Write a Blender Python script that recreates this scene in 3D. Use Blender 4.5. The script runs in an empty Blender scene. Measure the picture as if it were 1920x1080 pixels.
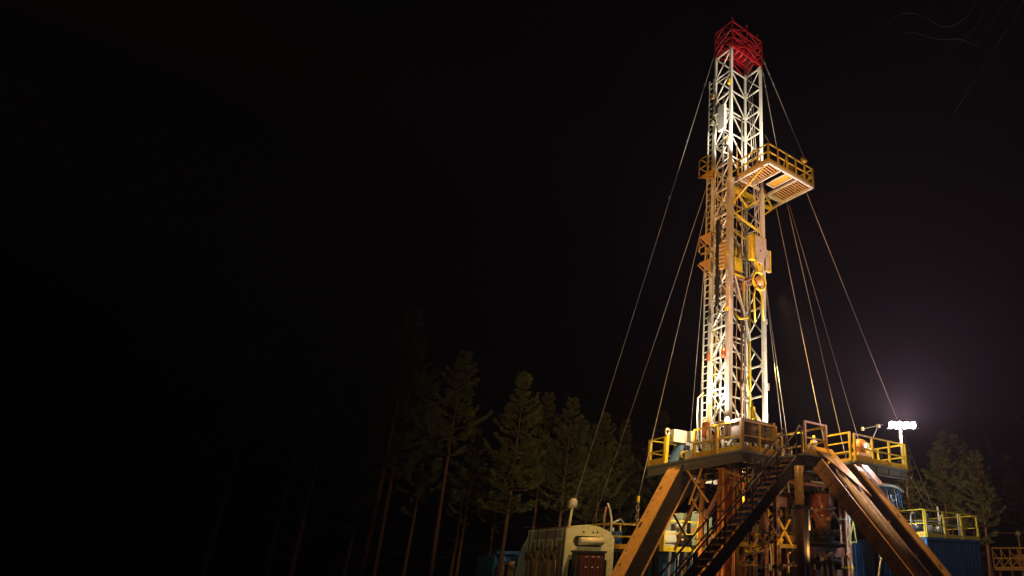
import bpy, math, random
from mathutils import Vector, Matrix
R = math.radians
rnd = random.Random(7)
scene = bpy.context.scene
col = scene.collection

# ------------------------------------------------------------------ camera
# world axes follow the drilling rig: +X and +Y recede right and left from the drill floor's near corner at (0, 0)
H = R(46); TILT = math.atan(540 / 1260)
cam_d = bpy.data.cameras.new('camera'); cam = bpy.data.objects.new('camera', cam_d); col.objects.link(cam)
cam.location = (-26 * math.cos(H), -26 * math.sin(H), 1.6)
cam.rotation_euler = (math.pi / 2 + TILT, 0, H - math.pi / 2)
cam_d.sensor_width = 36; cam_d.lens = 1260 / 1920 * 36
cam_d.shift_x = -430 / 1920
cam_d.clip_end = 600; cam_d.clip_start = .1
scene.camera = cam
# ------------------------------------------------------------------ night sky
world = bpy.data.worlds.new('World'); scene.world = world; world.use_nodes = True
nt = world.node_tree; bgn = nt.nodes['Background']
sky = nt.nodes.new('ShaderNodeTexSky'); sky.sky_type = 'NISHITA'; sky.sun_disc = False
sky.sun_elevation = R(-6); sky.sun_rotation = R(120)
nt.links.new(sky.outputs[0], bgn.inputs[0]); bgn.inputs[1].default_value = .02
scene.view_settings.view_transform = 'Standard'; scene.view_settings.look = 'None'
scene.view_settings.exposure = 0; scene.view_settings.gamma = 1
scene.cycles.volume_bounces = 0; scene.cycles.max_bounces = 5
scene.cycles.diffuse_bounces = 3; scene.cycles.glossy_bounces = 2
scene.cycles.sample_clamp_indirect = 2.0; scene.cycles.caustics_reflective = False

# ------------------------------------------------------------------ site lamps (floodlights of the drilling site, with added fill lights)
def spot(name, loc, to, power, colr, angle=60, blend=.6, size=.25):
    d = bpy.data.lights.new(name, 'SPOT'); d.energy = power; d.color = colr
    d.spot_size = R(angle); d.spot_blend = blend; d.shadow_soft_size = size
    o = bpy.data.objects.new(name, d); col.objects.link(o); o.location = loc
    o.rotation_euler = (Vector(to) - Vector(loc)).to_track_quat('-Z', 'Y').to_euler()
    return o
def point(name, loc, power, colr, size=.15):
    d = bpy.data.lights.new(name, 'POINT'); d.energy = power; d.color = colr; d.shadow_soft_size = size
    o = bpy.data.objects.new(name, d); col.objects.link(o); o.location = loc
    return o
WARM = (1, .82, .58); SOD = (1, .50, .14); WHITE = (1, .93, .80); PINK = (1, .78, .80)
GOLD = (1, .66, .30)
spot('mast_uplight', (-.7, 1.5, 6.9), (1.7, 2.4, 12), 2100, WHITE, 66)
spot('mast_uplight', (4.8, -.3, 6.4), (2.4, 2.4, 12), 3000, WHITE, 62)
spot('mast_uplight', (2.6, 1.0, 6.9), (2.1, 2.8, 9.5), 650, WHITE, 100)
spot('mast_uplight', (-.4, 3.2, 6.6), (1.1, 2.6, 9.5), 260, WHITE, 80)
spot('board_uplight', (.4, -.1, 20.9), (1.7, 2.4, 23.5), 1900, WHITE, 85)
spot('board_uplight', (4.9, .2, 20.9), (2.6, 2.4, 24), 1300, WHITE, 85)
spot('crown_fill', (.0, -.6, 25.6), (2.1, 2.4, 28.0), 150, (1, .85, .7), 60)  # added spot to lift the red crown, no fixture stands there
spot('yard_sodium_light', (-27, -7, 9), (1.2, 1.8, 16.8), 26000, SOD, 17)
spot('yard_sodium_light', (4, -26, 9), (2.6, 1.5, 17), 17000, GOLD, 17)
spot('front_fill', (-26, -9, 8), (-.5, 3.2, 6.5), 6500, (1, .62, .24), 26)  # unseen front fill pair, added to light fascia, cabinet and rails
spot('front_fill', (3, -26, 9), (5.0, -1, 7), 4600, (1, .66, .26), 26)
spot('mast_downlight', (.4, .9, 15.5), (-1.6, 4.4, 4.3), 8500, (1, .54, .16), 46, 1)
spot('mast_downlight', (3.6, 1.2, 14), (5.0, -2.2, 4.6), 9000, (1, .58, .22), 54, 1)
spot('deck_downlight', (3.5, 1.8, 10.5), (7.3, -.7, 6.3), 2600, (1, .82, .26), 60, 1)
spot('console_fill', (.5, 2.7, 9.0), (1.0, 4.6, 7.0), 600, WHITE, 70, 1)  # added fill to brighten the console
spot('yard_left_light', (-22, -10, 6), (-2.2, 6.5, 3.0), 1150, (1, .93, .62), 26)
spot('cellar_light', (2.6, -1.5, 2.4), (2.5, 3, 4.2), 170, SOD, 130)
spot('cellar_light', (-1.2, 2.0, 2.4), (2.6, 3.0, 3.6), 160, SOD, 130)
point('cellar_lamp', (4.2, 4.4, 4.9), 70, SOD)
spot('preventer_light', (4.3, -2.0, 5.3), (6.2, 1.2, 4.0), 120, (1, .42, .12), 70)
spot('tank_fill', (12.0, -5.5, 5.6), (11.2, -1.9, 1.8), 90, (.8, .92, 1), 100)  # tank spots are added fill for the blue walls
spot('tank_fill', (6.6, -1.0, 4.6), (9.3, .2, 1.6), 900, (.75, .9, 1), 110)
point('rack_fill', (8.1, -2.3, 4.5), 55, (.8, .92, 1))  # added point to brighten the hanging hose rack
spot('rear_yard_light', (3, 4.5, 5.3), (5, 10, 3), 700, (1, .9, .6), 110)
spot('forest_fill', (-14.5, -25, 8), (.2, 15.5, 8.0), 13500, (1, .76, .24), 23, 1)  # unseen fill added behind the camera to bring up the forest edge
spot('forest_fill', (14, 4, 4.5), (31, 8, 8), 5000, (1, .75, .45), 60)

# ------------------------------------------------------------------ materials
MATS = {}
def mat(name, base, rough=.55, metal=0.0, wear=.0, wearcol=(.12, .05, .025), scale=3.0, bump=.15, dirt=.25):
    if name in MATS: return MATS[name]
    m = bpy.data.materials.new(name); m.use_nodes = True; n = m.node_tree.nodes; l = m.node_tree.links
    b = n['Principled BSDF']; b.inputs['Roughness'].default_value = rough; b.inputs['Metallic'].default_value = metal
    tc = n.new('ShaderNodeTexCoord'); ns = n.new('ShaderNodeTexNoise'); ns.inputs['Scale'].default_value = scale
    ns.inputs['Detail'].default_value = 8; ns.inputs['Roughness'].default_value = .65
    l.new(tc.outputs['Object'], ns.inputs['Vector'])
    r1 = n.new('ShaderNodeValToRGB'); r1.color_ramp.elements[0].position = .35; r1.color_ramp.elements[1].position = .7
    dk = tuple(c * (1 - dirt) for c in base)
    r1.color_ramp.elements[0].color = (*dk, 1); r1.color_ramp.elements[1].color = (*base, 1)
    l.new(ns.outputs[0], r1.inputs[0])
    ns2 = n.new('ShaderNodeTexNoise'); ns2.inputs['Scale'].default_value = scale * 2.3; ns2.inputs['Detail'].default_value = 10
    l.new(tc.outputs['Object'], ns2.inputs['Vector'])
    r2 = n.new('ShaderNodeValToRGB'); r2.color_ramp.elements[0].position = .62 - wear * .25; r2.color_ramp.elements[1].position = .78 - wear * .2
    r2.color_ramp.elements[0].color = (0, 0, 0, 1); r2.color_ramp.elements[1].color = (.7, .7, .7, 1)
    l.new(ns2.outputs[0], r2.inputs[0])
    mx = n.new('ShaderNodeMix'); mx.data_type = 'RGBA'
    l.new(r2.outputs[0], mx.inputs[0]) if wear > 0 else None
    if wear <= 0: mx.inputs[0].default_value = 0
    l.new(r1.outputs[0], mx.inputs[6]); mx.inputs[7].default_value = (*wearcol, 1)
    l.new(mx.outputs[2], b.inputs['Base Color'])
    bp = n.new('ShaderNodeBump'); bp.inputs['Strength'].default_value = bump; bp.inputs['Distance'].default_value = .02
    l.new(ns2.outputs[0], bp.inputs['Height']); l.new(bp.outputs[0], b.inputs['Normal'])
    MATS[name] = m; return m
def emit(name, c, s):
    m = bpy.data.materials.new(name); m.use_nodes = True; b = m.node_tree.nodes['Principled BSDF']
    b.inputs['Base Color'].default_value = (*c, 1); b.inputs['Emission Color'].default_value = (*c, 1); b.inputs['Emission Strength'].default_value = s
    return m
white = mat('mast_white_paint', (.74, .66, .52), .45, wear=.1, wearcol=(.30, .15, .08))
tan = mat('weathered_mast_paint', (.52, .41, .31), .5, wear=.3, wearcol=(.36, .20, .12), scale=1.5)
red = mat('red_paint', (.36, .004, .006), .45, wear=.1)
yellow = mat('yellow_paint', (.76, .52, .02), .4, wear=.22, wearcol=(.25, .10, .03))
orange = mat('orange_yellow_paint', (.72, .40, .03), .45, wear=.3, wearcol=(.22, .08, .03))
ochre = mat('ochre_worn_steel', (.62, .34, .09), .45, wear=.42, wearcol=(.26, .12, .05), scale=4.5, bump=.4)
rust = mat('rusty_brown_steel', (.26, .12, .065), .5, wear=.5, wearcol=(.40, .25, .19), scale=5, bump=.4)
dark = mat('dark_and_shaded_steel', (.016, .013, .011), .5, wear=.2)  # dark steel, lowered further to put shade into stairs and unlit flanks
grey = mat('grey_beam_paint', (.17, .155, .14), .55, wear=.35)
steel = mat('galvanised_steel', (.50, .50, .48), .35, .6, wear=.15)
cream = mat('cream_paint', (.66, .60, .42), .45, wear=.12, dirt=.12)
sage = mat('pale_green_paint', (.55, .55, .36), .5, wear=.15)
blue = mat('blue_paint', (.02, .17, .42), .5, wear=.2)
dkblue = mat('dark_and_shaded_blue', (.01, .065, .16), .6, wear=.2)  # blue darkened for the tank's shaded front; other dark blue parts share it
brick = mat('orange_brown_enamel', (.40, .10, .025), .25, wear=.15, wearcol=(.06, .03, .02))
rope = mat('wire_rope', (.46, .37, .29), .5, .3, bump=0)
rubber = mat('black_rubber', (.02, .02, .022), .5)
dust = mat('dusty_brown_panel', (.30, .22, .17), .6, wear=.4)
glass = mat('lamp_glass_white', (.45, .45, .42), .3)
bark = mat('pine_bark', (.17, .065, .028), .85, wear=.5, wearcol=(.12, .07, .04), scale=5, bump=.8)
needles = mat('pine_needles', (.12, .11, .014), .7, scale=1.2, dirt=.55, bump=0)
soil = mat('muddy_gravel', (.09, .075, .06), .9, wear=.4, wearcol=(.05, .04, .03), scale=.7, bump=1)
lamp_e = emit('lamp_glow', (1, .90, .72), 30)
flood_e = emit('floodlight_glow', (1, .86, .88), 110)
red_e = emit('red_beacon_glow', (1, .03, .02), .5)

# ------------------------------------------------------------------ mesh helpers
class MB:
    def __init__(s): s.v = []; s.f = []; s.sm = []
    def add(s, vs, fs, smooth=False):
        o = len(s.v); s.v += [tuple(q) for q in vs]
        for q in fs: s.f.append(tuple(i + o for i in q)); s.sm.append(smooth)
        return s
    def box(s, x0, x1, y0, y1, z0, z1):
        vs = [(x, y, z) for x in (x0, x1) for y in (y0, y1) for z in (z0, z1)]
        return s.add(vs, [(0, 1, 3, 2), (4, 6, 7, 5), (0, 4, 5, 1), (2, 3, 7, 6), (0, 2, 6, 4), (1, 5, 7, 3)])
    def bar(s, p, q, w, h=None, up=(0, 0, 1)):
        h = h or w; p = Vector(p); q = Vector(q); d = (q - p)
        if d.length < 1e-6: return s
        d.normalize(); u = Vector(up)
        if abs(d.dot(u)) > .97: u = Vector((0, 1, 0)) if abs(d.y) < .9 else Vector((1, 0, 0))
        x = d.cross(u).normalized(); y = x.cross(d)
        vs = [e + x * a * w / 2 + y * b * h / 2 for e in (p, q) for a, b in ((-1, -1), (1, -1), (1, 1), (-1, 1))]
        return s.add(vs, [(3, 2, 1, 0), (4, 5, 6, 7), (0, 1, 5, 4), (1, 2, 6, 5), (2, 3, 7, 6), (3, 0, 4, 7)])
    def tube(s, pts, r, n=8):
        pts = [Vector(p) for p in pts]; k = len(pts); vs = []; fs = []
        for i, p in enumerate(pts):
            d = (pts[min(i + 1, k - 1)] - pts[max(i - 1, 0)]).normalized()
            u = Vector((0, 0, 1)) if abs(d.z) < .95 else Vector((0, 1, 0))
            x = d.cross(u).normalized(); y = x.cross(d)
            rr = r[i] if isinstance(r, (list, tuple)) else r
            vs += [p + (x * math.cos(t) + y * math.sin(t)) * rr for t in (2 * math.pi * j / n for j in range(n))]
        for i in range(k - 1):
            for j in range(n):
                a = i * n + j; b = i * n + (j + 1) % n; fs.append((a, b, b + n, a + n))
        s.add(vs, fs, True); o = len(s.v) - len(vs)
        s.f.append(tuple(o + j for j in reversed(range(n)))); s.sm.append(False)
        s.f.append(tuple(o + (k - 1) * n + j for j in range(n))); s.sm.append(False)
        return s
    def lathe(s, c, prof, n=24, axis='z'):
        vs = []; fs = []
        for r, z in prof:
            for j in range(n):
                t = 2 * math.pi * j / n; a, b = r * math.cos(t), r * math.sin(t)
                vs.append({'z': (c[0] + a, c[1] + b, c[2] + z), 'y': (c[0] + a, c[1] + z, c[2] + b), 'x': (c[0] + z, c[1] + a, c[2] + b)}[axis])
        for i in range(len(prof) - 1):
            for j in range(n):
                a = i * n + j; b = i * n + (j + 1) % n; fs.append((a, b, b + n, a + n))
        return s.add(vs, fs, True)
    def prism(s, poly, off):
        off = Vector(off); k = len(poly); vs = [Vector(p) for p in poly] + [Vector(p) + off for p in poly]
        fs = [tuple(reversed(range(k))), tuple(range(k, 2 * k))] + [(i, (i + 1) % k, (i + 1) % k + k, i + k) for i in range(k)]
        return s.add(vs, fs)
    def build(s, name, m, parent=None):
        me = bpy.data.meshes.new(name); me.from_pydata([tuple(v) for v in s.v], [], s.f)
        me.polygons.foreach_set('use_smooth', s.sm); me.materials.append(m); me.update()
        o = bpy.data.objects.new(name, me); col.objects.link(o)
        if parent: o.parent = parent
        return o
def tag(o, label, cat, group=None, kind=None):
    if label: o['label'] = label
    if cat: o['category'] = cat
    if group: o['group'] = group
    if kind: o['kind'] = kind
    return o
class Thing:
    """an Empty at the thing's base; parts are given in world coordinates"""
    def __init__(s, name, label, cat, loc, group=None):
        s.e = bpy.data.objects.new(name, None); col.objects.link(s.e); s.e.location = loc; s.loc = Vector(loc)
        s.e.empty_display_size = .3; tag(s.e, label, cat, group)
    def part(s, name, mb, m, label=None, parent=None):
        mb.v = [tuple(Vector(v) - s.loc) for v in mb.v]
        o = mb.build(name, m, parent or s.e)
        if label: o['label'] = label
        return o
def single(name, mb, m, label, cat, group=None, kind=None):
    return tag(mb.build(name, m), label, cat, group, kind)

# ------------------------------------------------------------------ ground
g = MB(); n = 40; S = 300
for i in range(n + 1):
    for j in range(n + 1):
        x = (i / n * 2 - 1); y = (j / n * 2 - 1)
        x = math.copysign(abs(x) ** 1.8, x) * S; y = math.copysign(abs(y) ** 1.8, y) * S
        g.v.append((x, y, -.02 - .05 * rnd.random()))
for i in range(n):
    for j in range(n):
        a = i * (n + 1) + j; g.f.append((a, a + n + 1, a + n + 2, a + 1)); g.sm.append(True)
tag(g.build('ground', soil), None, None, kind='structure')

# ------------------------------------------------------------------ drilling mast
Z0 = 6.05; ZT = 27.65; ZM = 19.3
FL, FR, BL, BR = (1.0, 1.8), (3.2, 1.8), (1.0, 3.0), (3.2, 3.0)
mast = Thing('drilling_mast', 'tall white lattice mast with a red crown standing on the drill floor', 'mast', (2.1, 2.4, Z0))
for (x, y), w, wt in ((FL, .21, .13), (FR, .17, .12), (BL, .15, .11), (BR, .14, .10)):
    mb = MB(); mb.box(x - w / 2, x + w / 2, y - w / 2, y + w / 2, Z0 + .12, ZM)
    mb.box(x - w * .8, x + w * .8, y - w * .8, y + w * .8, Z0, Z0 + .12)
    if (x, y) == FL: mb.prism([(x - .135, y - .115, 10.5), (x + .105, y - .115, 9.5), (x + .135, y - .115, ZM - .2), (x - .135, y - .115, ZM - .2)], (0, .23, 0))
    lg = mast.part('leg', mb, tan if (x, y) == FL else white)
    mb = MB(); mb.box(x - wt / 2, x + wt / 2, y - wt / 2, y + wt / 2, ZM, ZT)
    mb.box(x - w * .62, x + w * .62, y - w * .62, y + w * .62, ZM - .12, ZM + .14)
    mast.part('upper_leg', mb, white)
NB = 15; BH = (ZT - .1 - 7.6) / (NB - 1)
levels = [Z0 + .15] + [7.6 + BH * i for i in range(NB)]
def L(p, q, t, z): return (p[0] + (q[0] - p[0]) * t, p[1] + (q[1] - p[1]) * t, z)
for k in range(NB):
    z0, z1 = levels[k], levels[k + 1]; up = z0 > ZM - .5
    w = .052 if up else .062; w2 = w * .68
    m = white
    mb = MB()                                             # rear face: inverted V under each girt
    mb.bar(L(BL, BR, 0, z1), L(BL, BR, 1, z1), w * 1.1)
    if k % 3 == 0: mb.bar(L(BL, BR, 0, z1 - .22), L(BL, BR, 1, z1 - .22), w2)
    mb.bar(L(BL, BR, .5, z1), L(BL, BR, 0, z0), w); mb.bar(L(BL, BR, .5, z1), L(BL, BR, 1, z0), w)
    zm = (z0 + z1) / 2; 
    if not up: mb.bar(L(BL, BR, .0, zm), L(BL, BR, 1, zm), w2)
    mast.part('rear_brace', mb, m)
    mb = MB()                                             # left side face
    mb.bar(L(FL, BL, 0, z1), L(FL, BL, 1, z1), w * 1.1)
    mb.bar(L(FL, BL, 0, z1), L(FL, BL, 1, z0), w); mb.bar(L(FL, BL, 0, z0), L(FL, BL, 1, z1), w2)
    if not up: mb.bar(L(FL, BL, 0, zm), L(FL, BL, 1, zm), w2 * .8)
    if k % 3 == 1: mb.bar(L(FL, BL, 0, z1 - .25), L(FL, BL, 1, z1 - .25), w2)
    mast.part('side_brace', mb, m)
    mb = MB()                                             # right side face
    mb.bar(L(FR, BR, 0, z1), L(FR, BR, 1, z1), w * 1.15)
    if k % 2: mb.bar(L(FR, BR, 0, z0), L(FR, BR, 1, z1), w); mb.bar(L(FR, BR, 1, z0), L(FR, BR, .5, (z0 + z1) / 2), w2)
    if not k % 2: mb.bar(L(FR, BR, 0, z0), L(FR, BR, 1, z1), w); mb.bar(L(FR, BR, 0, z1), L(FR, BR, 1, z0), w2)
    mast.part('side_brace', mb, m)
# knee struts of the open front, gusset plates, connector collars
for k in range(1, NB + 1):
    z = levels[k]
    for p, s in ((BL, 1), (BR, -1)):
        mb = MB(); mb.box(p[0] + s * .05 - .09, p[0] + s * .05 + .09, p[1] - .112, p[1] - .098, z - .13, z + .13); mast.part('gusset', mb, white)
    if k % 2: mb = MB(); mb.box(FR[0] - .018, FR[0] + .018, FR[1] + .05, FR[1] + .24, z - .12, z + .12); mast.part('gusset', mb, white)
# red crown
RC = ((.97, 1.72), (3.24, 1.72), (.97, 3.08), (3.24, 3.08))
zt = 29.4
for (x, y) in RC:
    mb = MB(); mb.bar((x, y, ZT - .02), (x, y, zt), .065)
    mb.bar((x, y, ZT), (min(max(x, 1.0), 3.2), min(max(y, 1.8), 3.0), ZT - .35), .07)
    mast.part('crown_post', mb, red)
mb = MB()
ring = (0, 1, 3, 2)
for z, w in ((ZT, .065), (28.3, .04), (28.85, .04), (zt, .05)):
    for i in range(4):
        p, q = RC[ring[i]], RC[ring[(i + 1) % 4]]
        mb.bar((*p, z), (*q, z), w)
for i in range(4):
    p, q = RC[ring[i]], RC[ring[(i + 1) % 4]]
    mb.bar((*p, ZT), L(p, q, .5, 28.25), .06); mb.bar((*q, ZT), L(p, q, .5, 28.25), .06)
    mb.bar(L(p, q, .5, 28.25), L(p, q, .5, zt), .05)
    mb.bar((*p, 28.3), (*q, 28.85), .04); mb.bar((*q, 28.3), (*p, 28.85), .04); mb.bar((*p, 28.85), L(p, q, .5, zt), .04); mb.bar((*q, 28.85), L(p, q, .5, zt), .04)
mb.bar((*RC[0], 28.85), (*RC[3], 28.85), .05); mb.bar((*RC[1], 28.85), (*RC[2], 28.85), .05); mb.bar((1.3, 1.72, 28.2), (1.9, 3.1, 29.3), .06); mb.bar((2.9, 1.72, 27.8), (2.3, 3.1, 29.2), .06); mb.tube([(1.1, 1.9, 28.85), (1.6, 2.2, 29.6), (2.2, 2.3, 29.75), (2.8, 2.3, 29.3)], .04)
mast.part('crown_frame', mb, red)
mb = MB()
for x in (1.7, 2.05, 2.4, 2.75):
    mb.lathe((x, 2.3, 28.3), [(0, -.05), (.42, -.05), (.46, -.03), (.40, 0), (.46, .03), (.42, .05), (0, .05)], 24, 'x')
mb.bar((1.2, 2.3, 28.3), (3.2, 2.3, 28.3), .12)
mb.box(1.0, 3.3, 1.95, 2.05, 28.0, 28.15); mb.box(1.0, 3.3, 2.6, 2.7, 28.0, 28.15)
mast.part('crown_sheaves', mb, red)
for x, y, h in ((.97, 1.72, .12), (2.1, 1.74, .38), (3.1, 1.9, .45)):
    mb = MB(); mb.bar((x, y, zt), (x, y, zt + h), .04); b = mast.part('beacon_stem', mb, red)
    mb = MB(); mb.lathe((x, y, zt + h), [(0, -.03), (.05, 0), (.06, .06), (.04, .1), (0, .11)], 12); mast.part('beacon', mb, red, parent=b)
# service piping inside the mast
mb = MB(); mb.tube([(1.45, 2.85, 6.1), (1.45, 2.85, 25.5)], .055); mb.tube([(2.75, 2.8, 6.1), (2.75, 2.8, 24.5)], .045)
mb.tube([(1.75, 2.86, 6.1), (1.75, 2.86, 18.5)], .035)
mast.part('standpipe', mb, white)
# caged ladder on the left side
mb = MB()
for y in (3.14, 3.5): mb.bar((.98, y, 6.4), (.98, y, 26.3), .055)
lad = mast.part('ladder', mb, cream)
mb = MB(); z = 6.6
while z < 26.2:
    mb.bar((.98, 3.14, z), (.98, 3.5, z), .035); z += .33
mast.part('rungs', mb, cream, parent=lad)
r4 = random.Random(3)
for i in range(9):                                         # service cables and small fittings strapped to the mast
    x, y = r4.choice(((1.15, 2.9), (1.3, 2.95), (2.95, 2.9), (.93, 2.6), (3.1, 2.6), (1.08, 1.9), (1.9, 2.95), (2.5, 2.95))); x += r4.uniform(-.06, .06)
    z = 6.3; z1 = r4.uniform(14, 24); pts = []
    while z < z1: pts.append((x + r4.uniform(-.05, .05), y + r4.uniform(-.04, .04), z)); z += r4.uniform(.9, 1.6)
    mb = MB(); mb.tube(pts, r4.uniform(.012, .024), 5); mast.part('cable', mb, (cream, rope, yellow, rubber, ochre)[i % 5])
for i in range(16):
    c = r4.choice((FL, FR, BL, BL, FL)); z = r4.uniform(7.5, 26); sx = -.15 if c[0] < 2 else .15; a = r4.uniform(.04, .09); h = r4.uniform(.1, .35)
    mb = MB(); mb.box(c[0] + sx - a, c[0] + sx + a, c[1] - a, c[1] + a, z, z + h); mast.part('bracket', mb, (cream, ochre, brick, dust, yellow)[i % 5])
# junction boxes, cable trays and a bright lamp bracket on the left leg
mb = MB(); mb.box(.72, .86, 2.0, 2.5, 22.4, 23.9); mb.box(.76, .88, 2.45, 2.85, 23.6, 24.2)
mast.part('cable_box', mb, white)
for (x, y, z, a, b) in ((.80, 1.95, 10.5, .22, .4), (3.36, 1.9, 11.7, .18, .5), (3.36, 1.9, 9.3, .16, .4)):
    mb = MB(); mb.lathe((x, y, z), [(0, -b / 2), (a / 2, -b / 2), (a / 2, b / 2), (0, b / 2)], 12); mast.part('cable_drum', mb, brick)
# mid-mast inner panels
mb = MB(); mb.box(1.3, 2.1, 2.55, 2.62, 15.2, 16.6)
for x in (1.42, 1.62): mb.box(x, x + .1, 2.5, 2.55, 15.3, 16.4)
mast.part('wind_panel', mb, dust, 'dusty brown panel inside the lattice behind the travelling block')
mb = MB(); mb.box(1.25, 1.95, 2.55, 2.62, 13.1, 14.1); mast.part('wind_panel', mb, rust)
mb = MB(); mb.box(1.25, 1.65, 2.1, 2.45, 18.4, 19.3); mb.box(1.35, 1.55, 2.15, 2.4, 17.1, 18.4); mb.bar((1.2, 2.3, 19.35), (3.1, 2.3, 19.35), .2)
mast.part('board_bracket', mb, yellow)
mb = MB()
for y in (1.85, 2.9): mb.bar((1.05, y, 17.7), (3.15, y, 17.2), .09); mb.bar((1.1, y, 19.1), (2.2, y, 18.3), .08); mb.bar((3.1, y, 19.1), (2.2, y, 18.3), .08)
mast.part('bridging_brace', mb, yellow)

# ------------------------------------------------------------------ helpers for guard rails
def guard_rail(p, q, z, label, m=None, h=1.1, n=2, mid=1, toe=None, posts=.075, rr=.06, group='yellow guard rails of the rig', toem=None):
    m = m or yellow; p = Vector((*p, z)); q = Vector((*q, z)); t = Thing('guard_rail', label, 'guard rail', p, group)
    for i in range(n):
        a = p.lerp(q, i / (n - 1)); mb = MB(); mb.bar(a, a + Vector((0, 0, h)), posts); mb.box(a.x - .07, a.x + .07, a.y - .07, a.y + .07, z, z + .02)
        t.part('post', mb, m)
    d = (q - p).normalized() * .04
    mb = MB(); mb.bar(p - d + Vector((0, 0, h)), q + d + Vector((0, 0, h)), rr); t.part('top_rail', mb, m)
    for k in range(mid):
        zz = h * (k + 1) / (mid + 1); mb = MB(); mb.bar(p + Vector((0, 0, zz)), q + Vector((0, 0, zz)), rr * .8); t.part('mid_rail', mb, m)
    if toe: mb = MB(); mb.bar(p + Vector((0, 0, toe / 2 + .01)), q + Vector((0, 0, toe / 2 + .01)), .02, toe); t.part('toe_board', mb, toem or orange)
    return t

# ------------------------------------------------------------------ racking board (monkey board)
ZB = 19.65
rb = Thing('racking_board', 'yellow railed working platform hanging out from the upper mast', 'platform', (3.2, 1.2, ZB))
mb = MB()
def fr(a, b, w=.11, h=.14): mb.bar((*a, ZB), (*b, ZB), w, h)
fr((1.6, -.2), (4.85, -.2)); fr((1.6, -.2), (1.6, 2.6)); fr((4.8, -.2), (4.8, 2.65)); fr((3.75, 1.9), (4.8, 1.9))
fr((2.5, -.2), (2.5, 1.8), .07); fr((1.6, 1.8), (3.0, 1.8), .07); fr((3.68, -.2), (3.68, 1.9), .06)
rb.part('frame', mb, cream)
mb = MB(); k = 0; y = -.1
while y < 2.3:
    mb.bar((1.62, y, ZB + .05), (2.5 - (.0 if y < 1.0 else .1), y + .12, ZB + .05), .07, .03); y += .17
rb.part('decking', mb, ochre)
mb = MB(); x = 3.74
y = -.1
while y < 1.88:
    mb.bar((3.7, y, ZB + .05), (4.78, y + .08, ZB + .05), .07, .03); y += .165
rb.part('decking', mb, ochre)
mb = MB(); mb.box(2.95, 3.4, -.2, 1.15, ZB + .02, ZB + .06); rb.part('diving_board', mb, orange)
mb = MB()
for x in (2.93, 3.42): mb.bar((x, -.2, ZB), (x, 1.2, ZB), .06)
mb.bar((2.9, 1.2, ZB), (3.45, 1.2, ZB), .06); rb.part('diving_board_frame', mb, cream)
mb = MB(); mb.bar((3.55, 1.9, ZB - .05), (4.85, 2.62, ZB - .05), .08); mb.bar((3.95, 1.9, ZB - .1), (3.95, 2.5, ZB - .1), .07)
mb.bar((4.8, 2.62, ZB - .05), (3.2, 2.9, ZB - .1), .11); mb.tube([(4.7, 2.7, ZB - .1), (4.3, 2.75, ZB - .05), (3.9, 2.7, ZB - .12), (3.4, 2.8, ZB - .15)], .09)
rb.part('hinge_arm', mb, yellow)
def rbrail(p, q, n, h=1.0):
    P0, Q0 = Vector((*p, ZB + .07)), Vector((*q, ZB + .07)); hv = Vector((0, 0, h))
    mb = MB(); mb.bar(P0 + hv, Q0 + hv, .06); mb.bar(P0 + hv * .55, Q0 + hv * .55, .05); o = rb.part('railing', mb, yellow)
    for i in range(n):
        a = P0.lerp(Q0, i / (n - 1)); m2 = MB(); m2.bar(a, a + hv, .06); rb.part('post', m2, yellow, parent=o)
rbrail((1.6, -.22), (4.85, -.22), 6); rbrail((1.58, -.2), (1.58, 2.55), 5); rbrail((4.85, -.2), (4.85, 1.0), 3)
mb = MB(); mb.bar((1.6, -.225, ZB + .15), (4.85, -.225, ZB + .15), .02, .16); mb.bar((1.56, -.2, ZB + .15), (1.56, 2.5, ZB + .15), .02, .16); rb.part('toe_board', mb, orange)
mb = MB(); mb.bar((4.3, -.25, ZB + .1), (4.85, -.2, ZB + .95), .04); mb.bar((4.8, .3, ZB + .1), (4.85, -.2, ZB + .95), .04)
mb.bar((2.7, -.15, ZB + .2), (2.9, -.15, ZB + .9), .05); mb.tube([(3.0, -.1, ZB + .1), (3.12, -.1, ZB + .6), (3.05, -.1, ZB + .95)], .04); rb.part('brace', mb, yellow)
mb = MB(); mb.lathe((4.1, -.3, ZB + 1.25), [(0, -.08), (.17, -.08), (.17, .08), (0, .08)], 14, 'y'); mb.bar((4.0, -.25, ZB + 1.0), (4.1, -.3, ZB + 1.5), .07); mb.bar((4.2, -.25, ZB + .6), (4.1, -.3, ZB + 1.5), .06)
rb.part('sheave', mb, yellow)
mb = MB(); mb.box(3.25, 3.55, -.1, .15, ZB + .35, ZB + .8); rb.part('winch_box', mb, rust)
# diagonal props to the mast
mb = MB(); mb.bar((1.6, .1, ZB - .05), (1.1, 1.75, ZB - 1.6), .07); mb.bar((4.8, 1.9, ZB), (3.2, 1.9, ZB - 1.5), .07); rb.part('prop', mb, orange)

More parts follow.
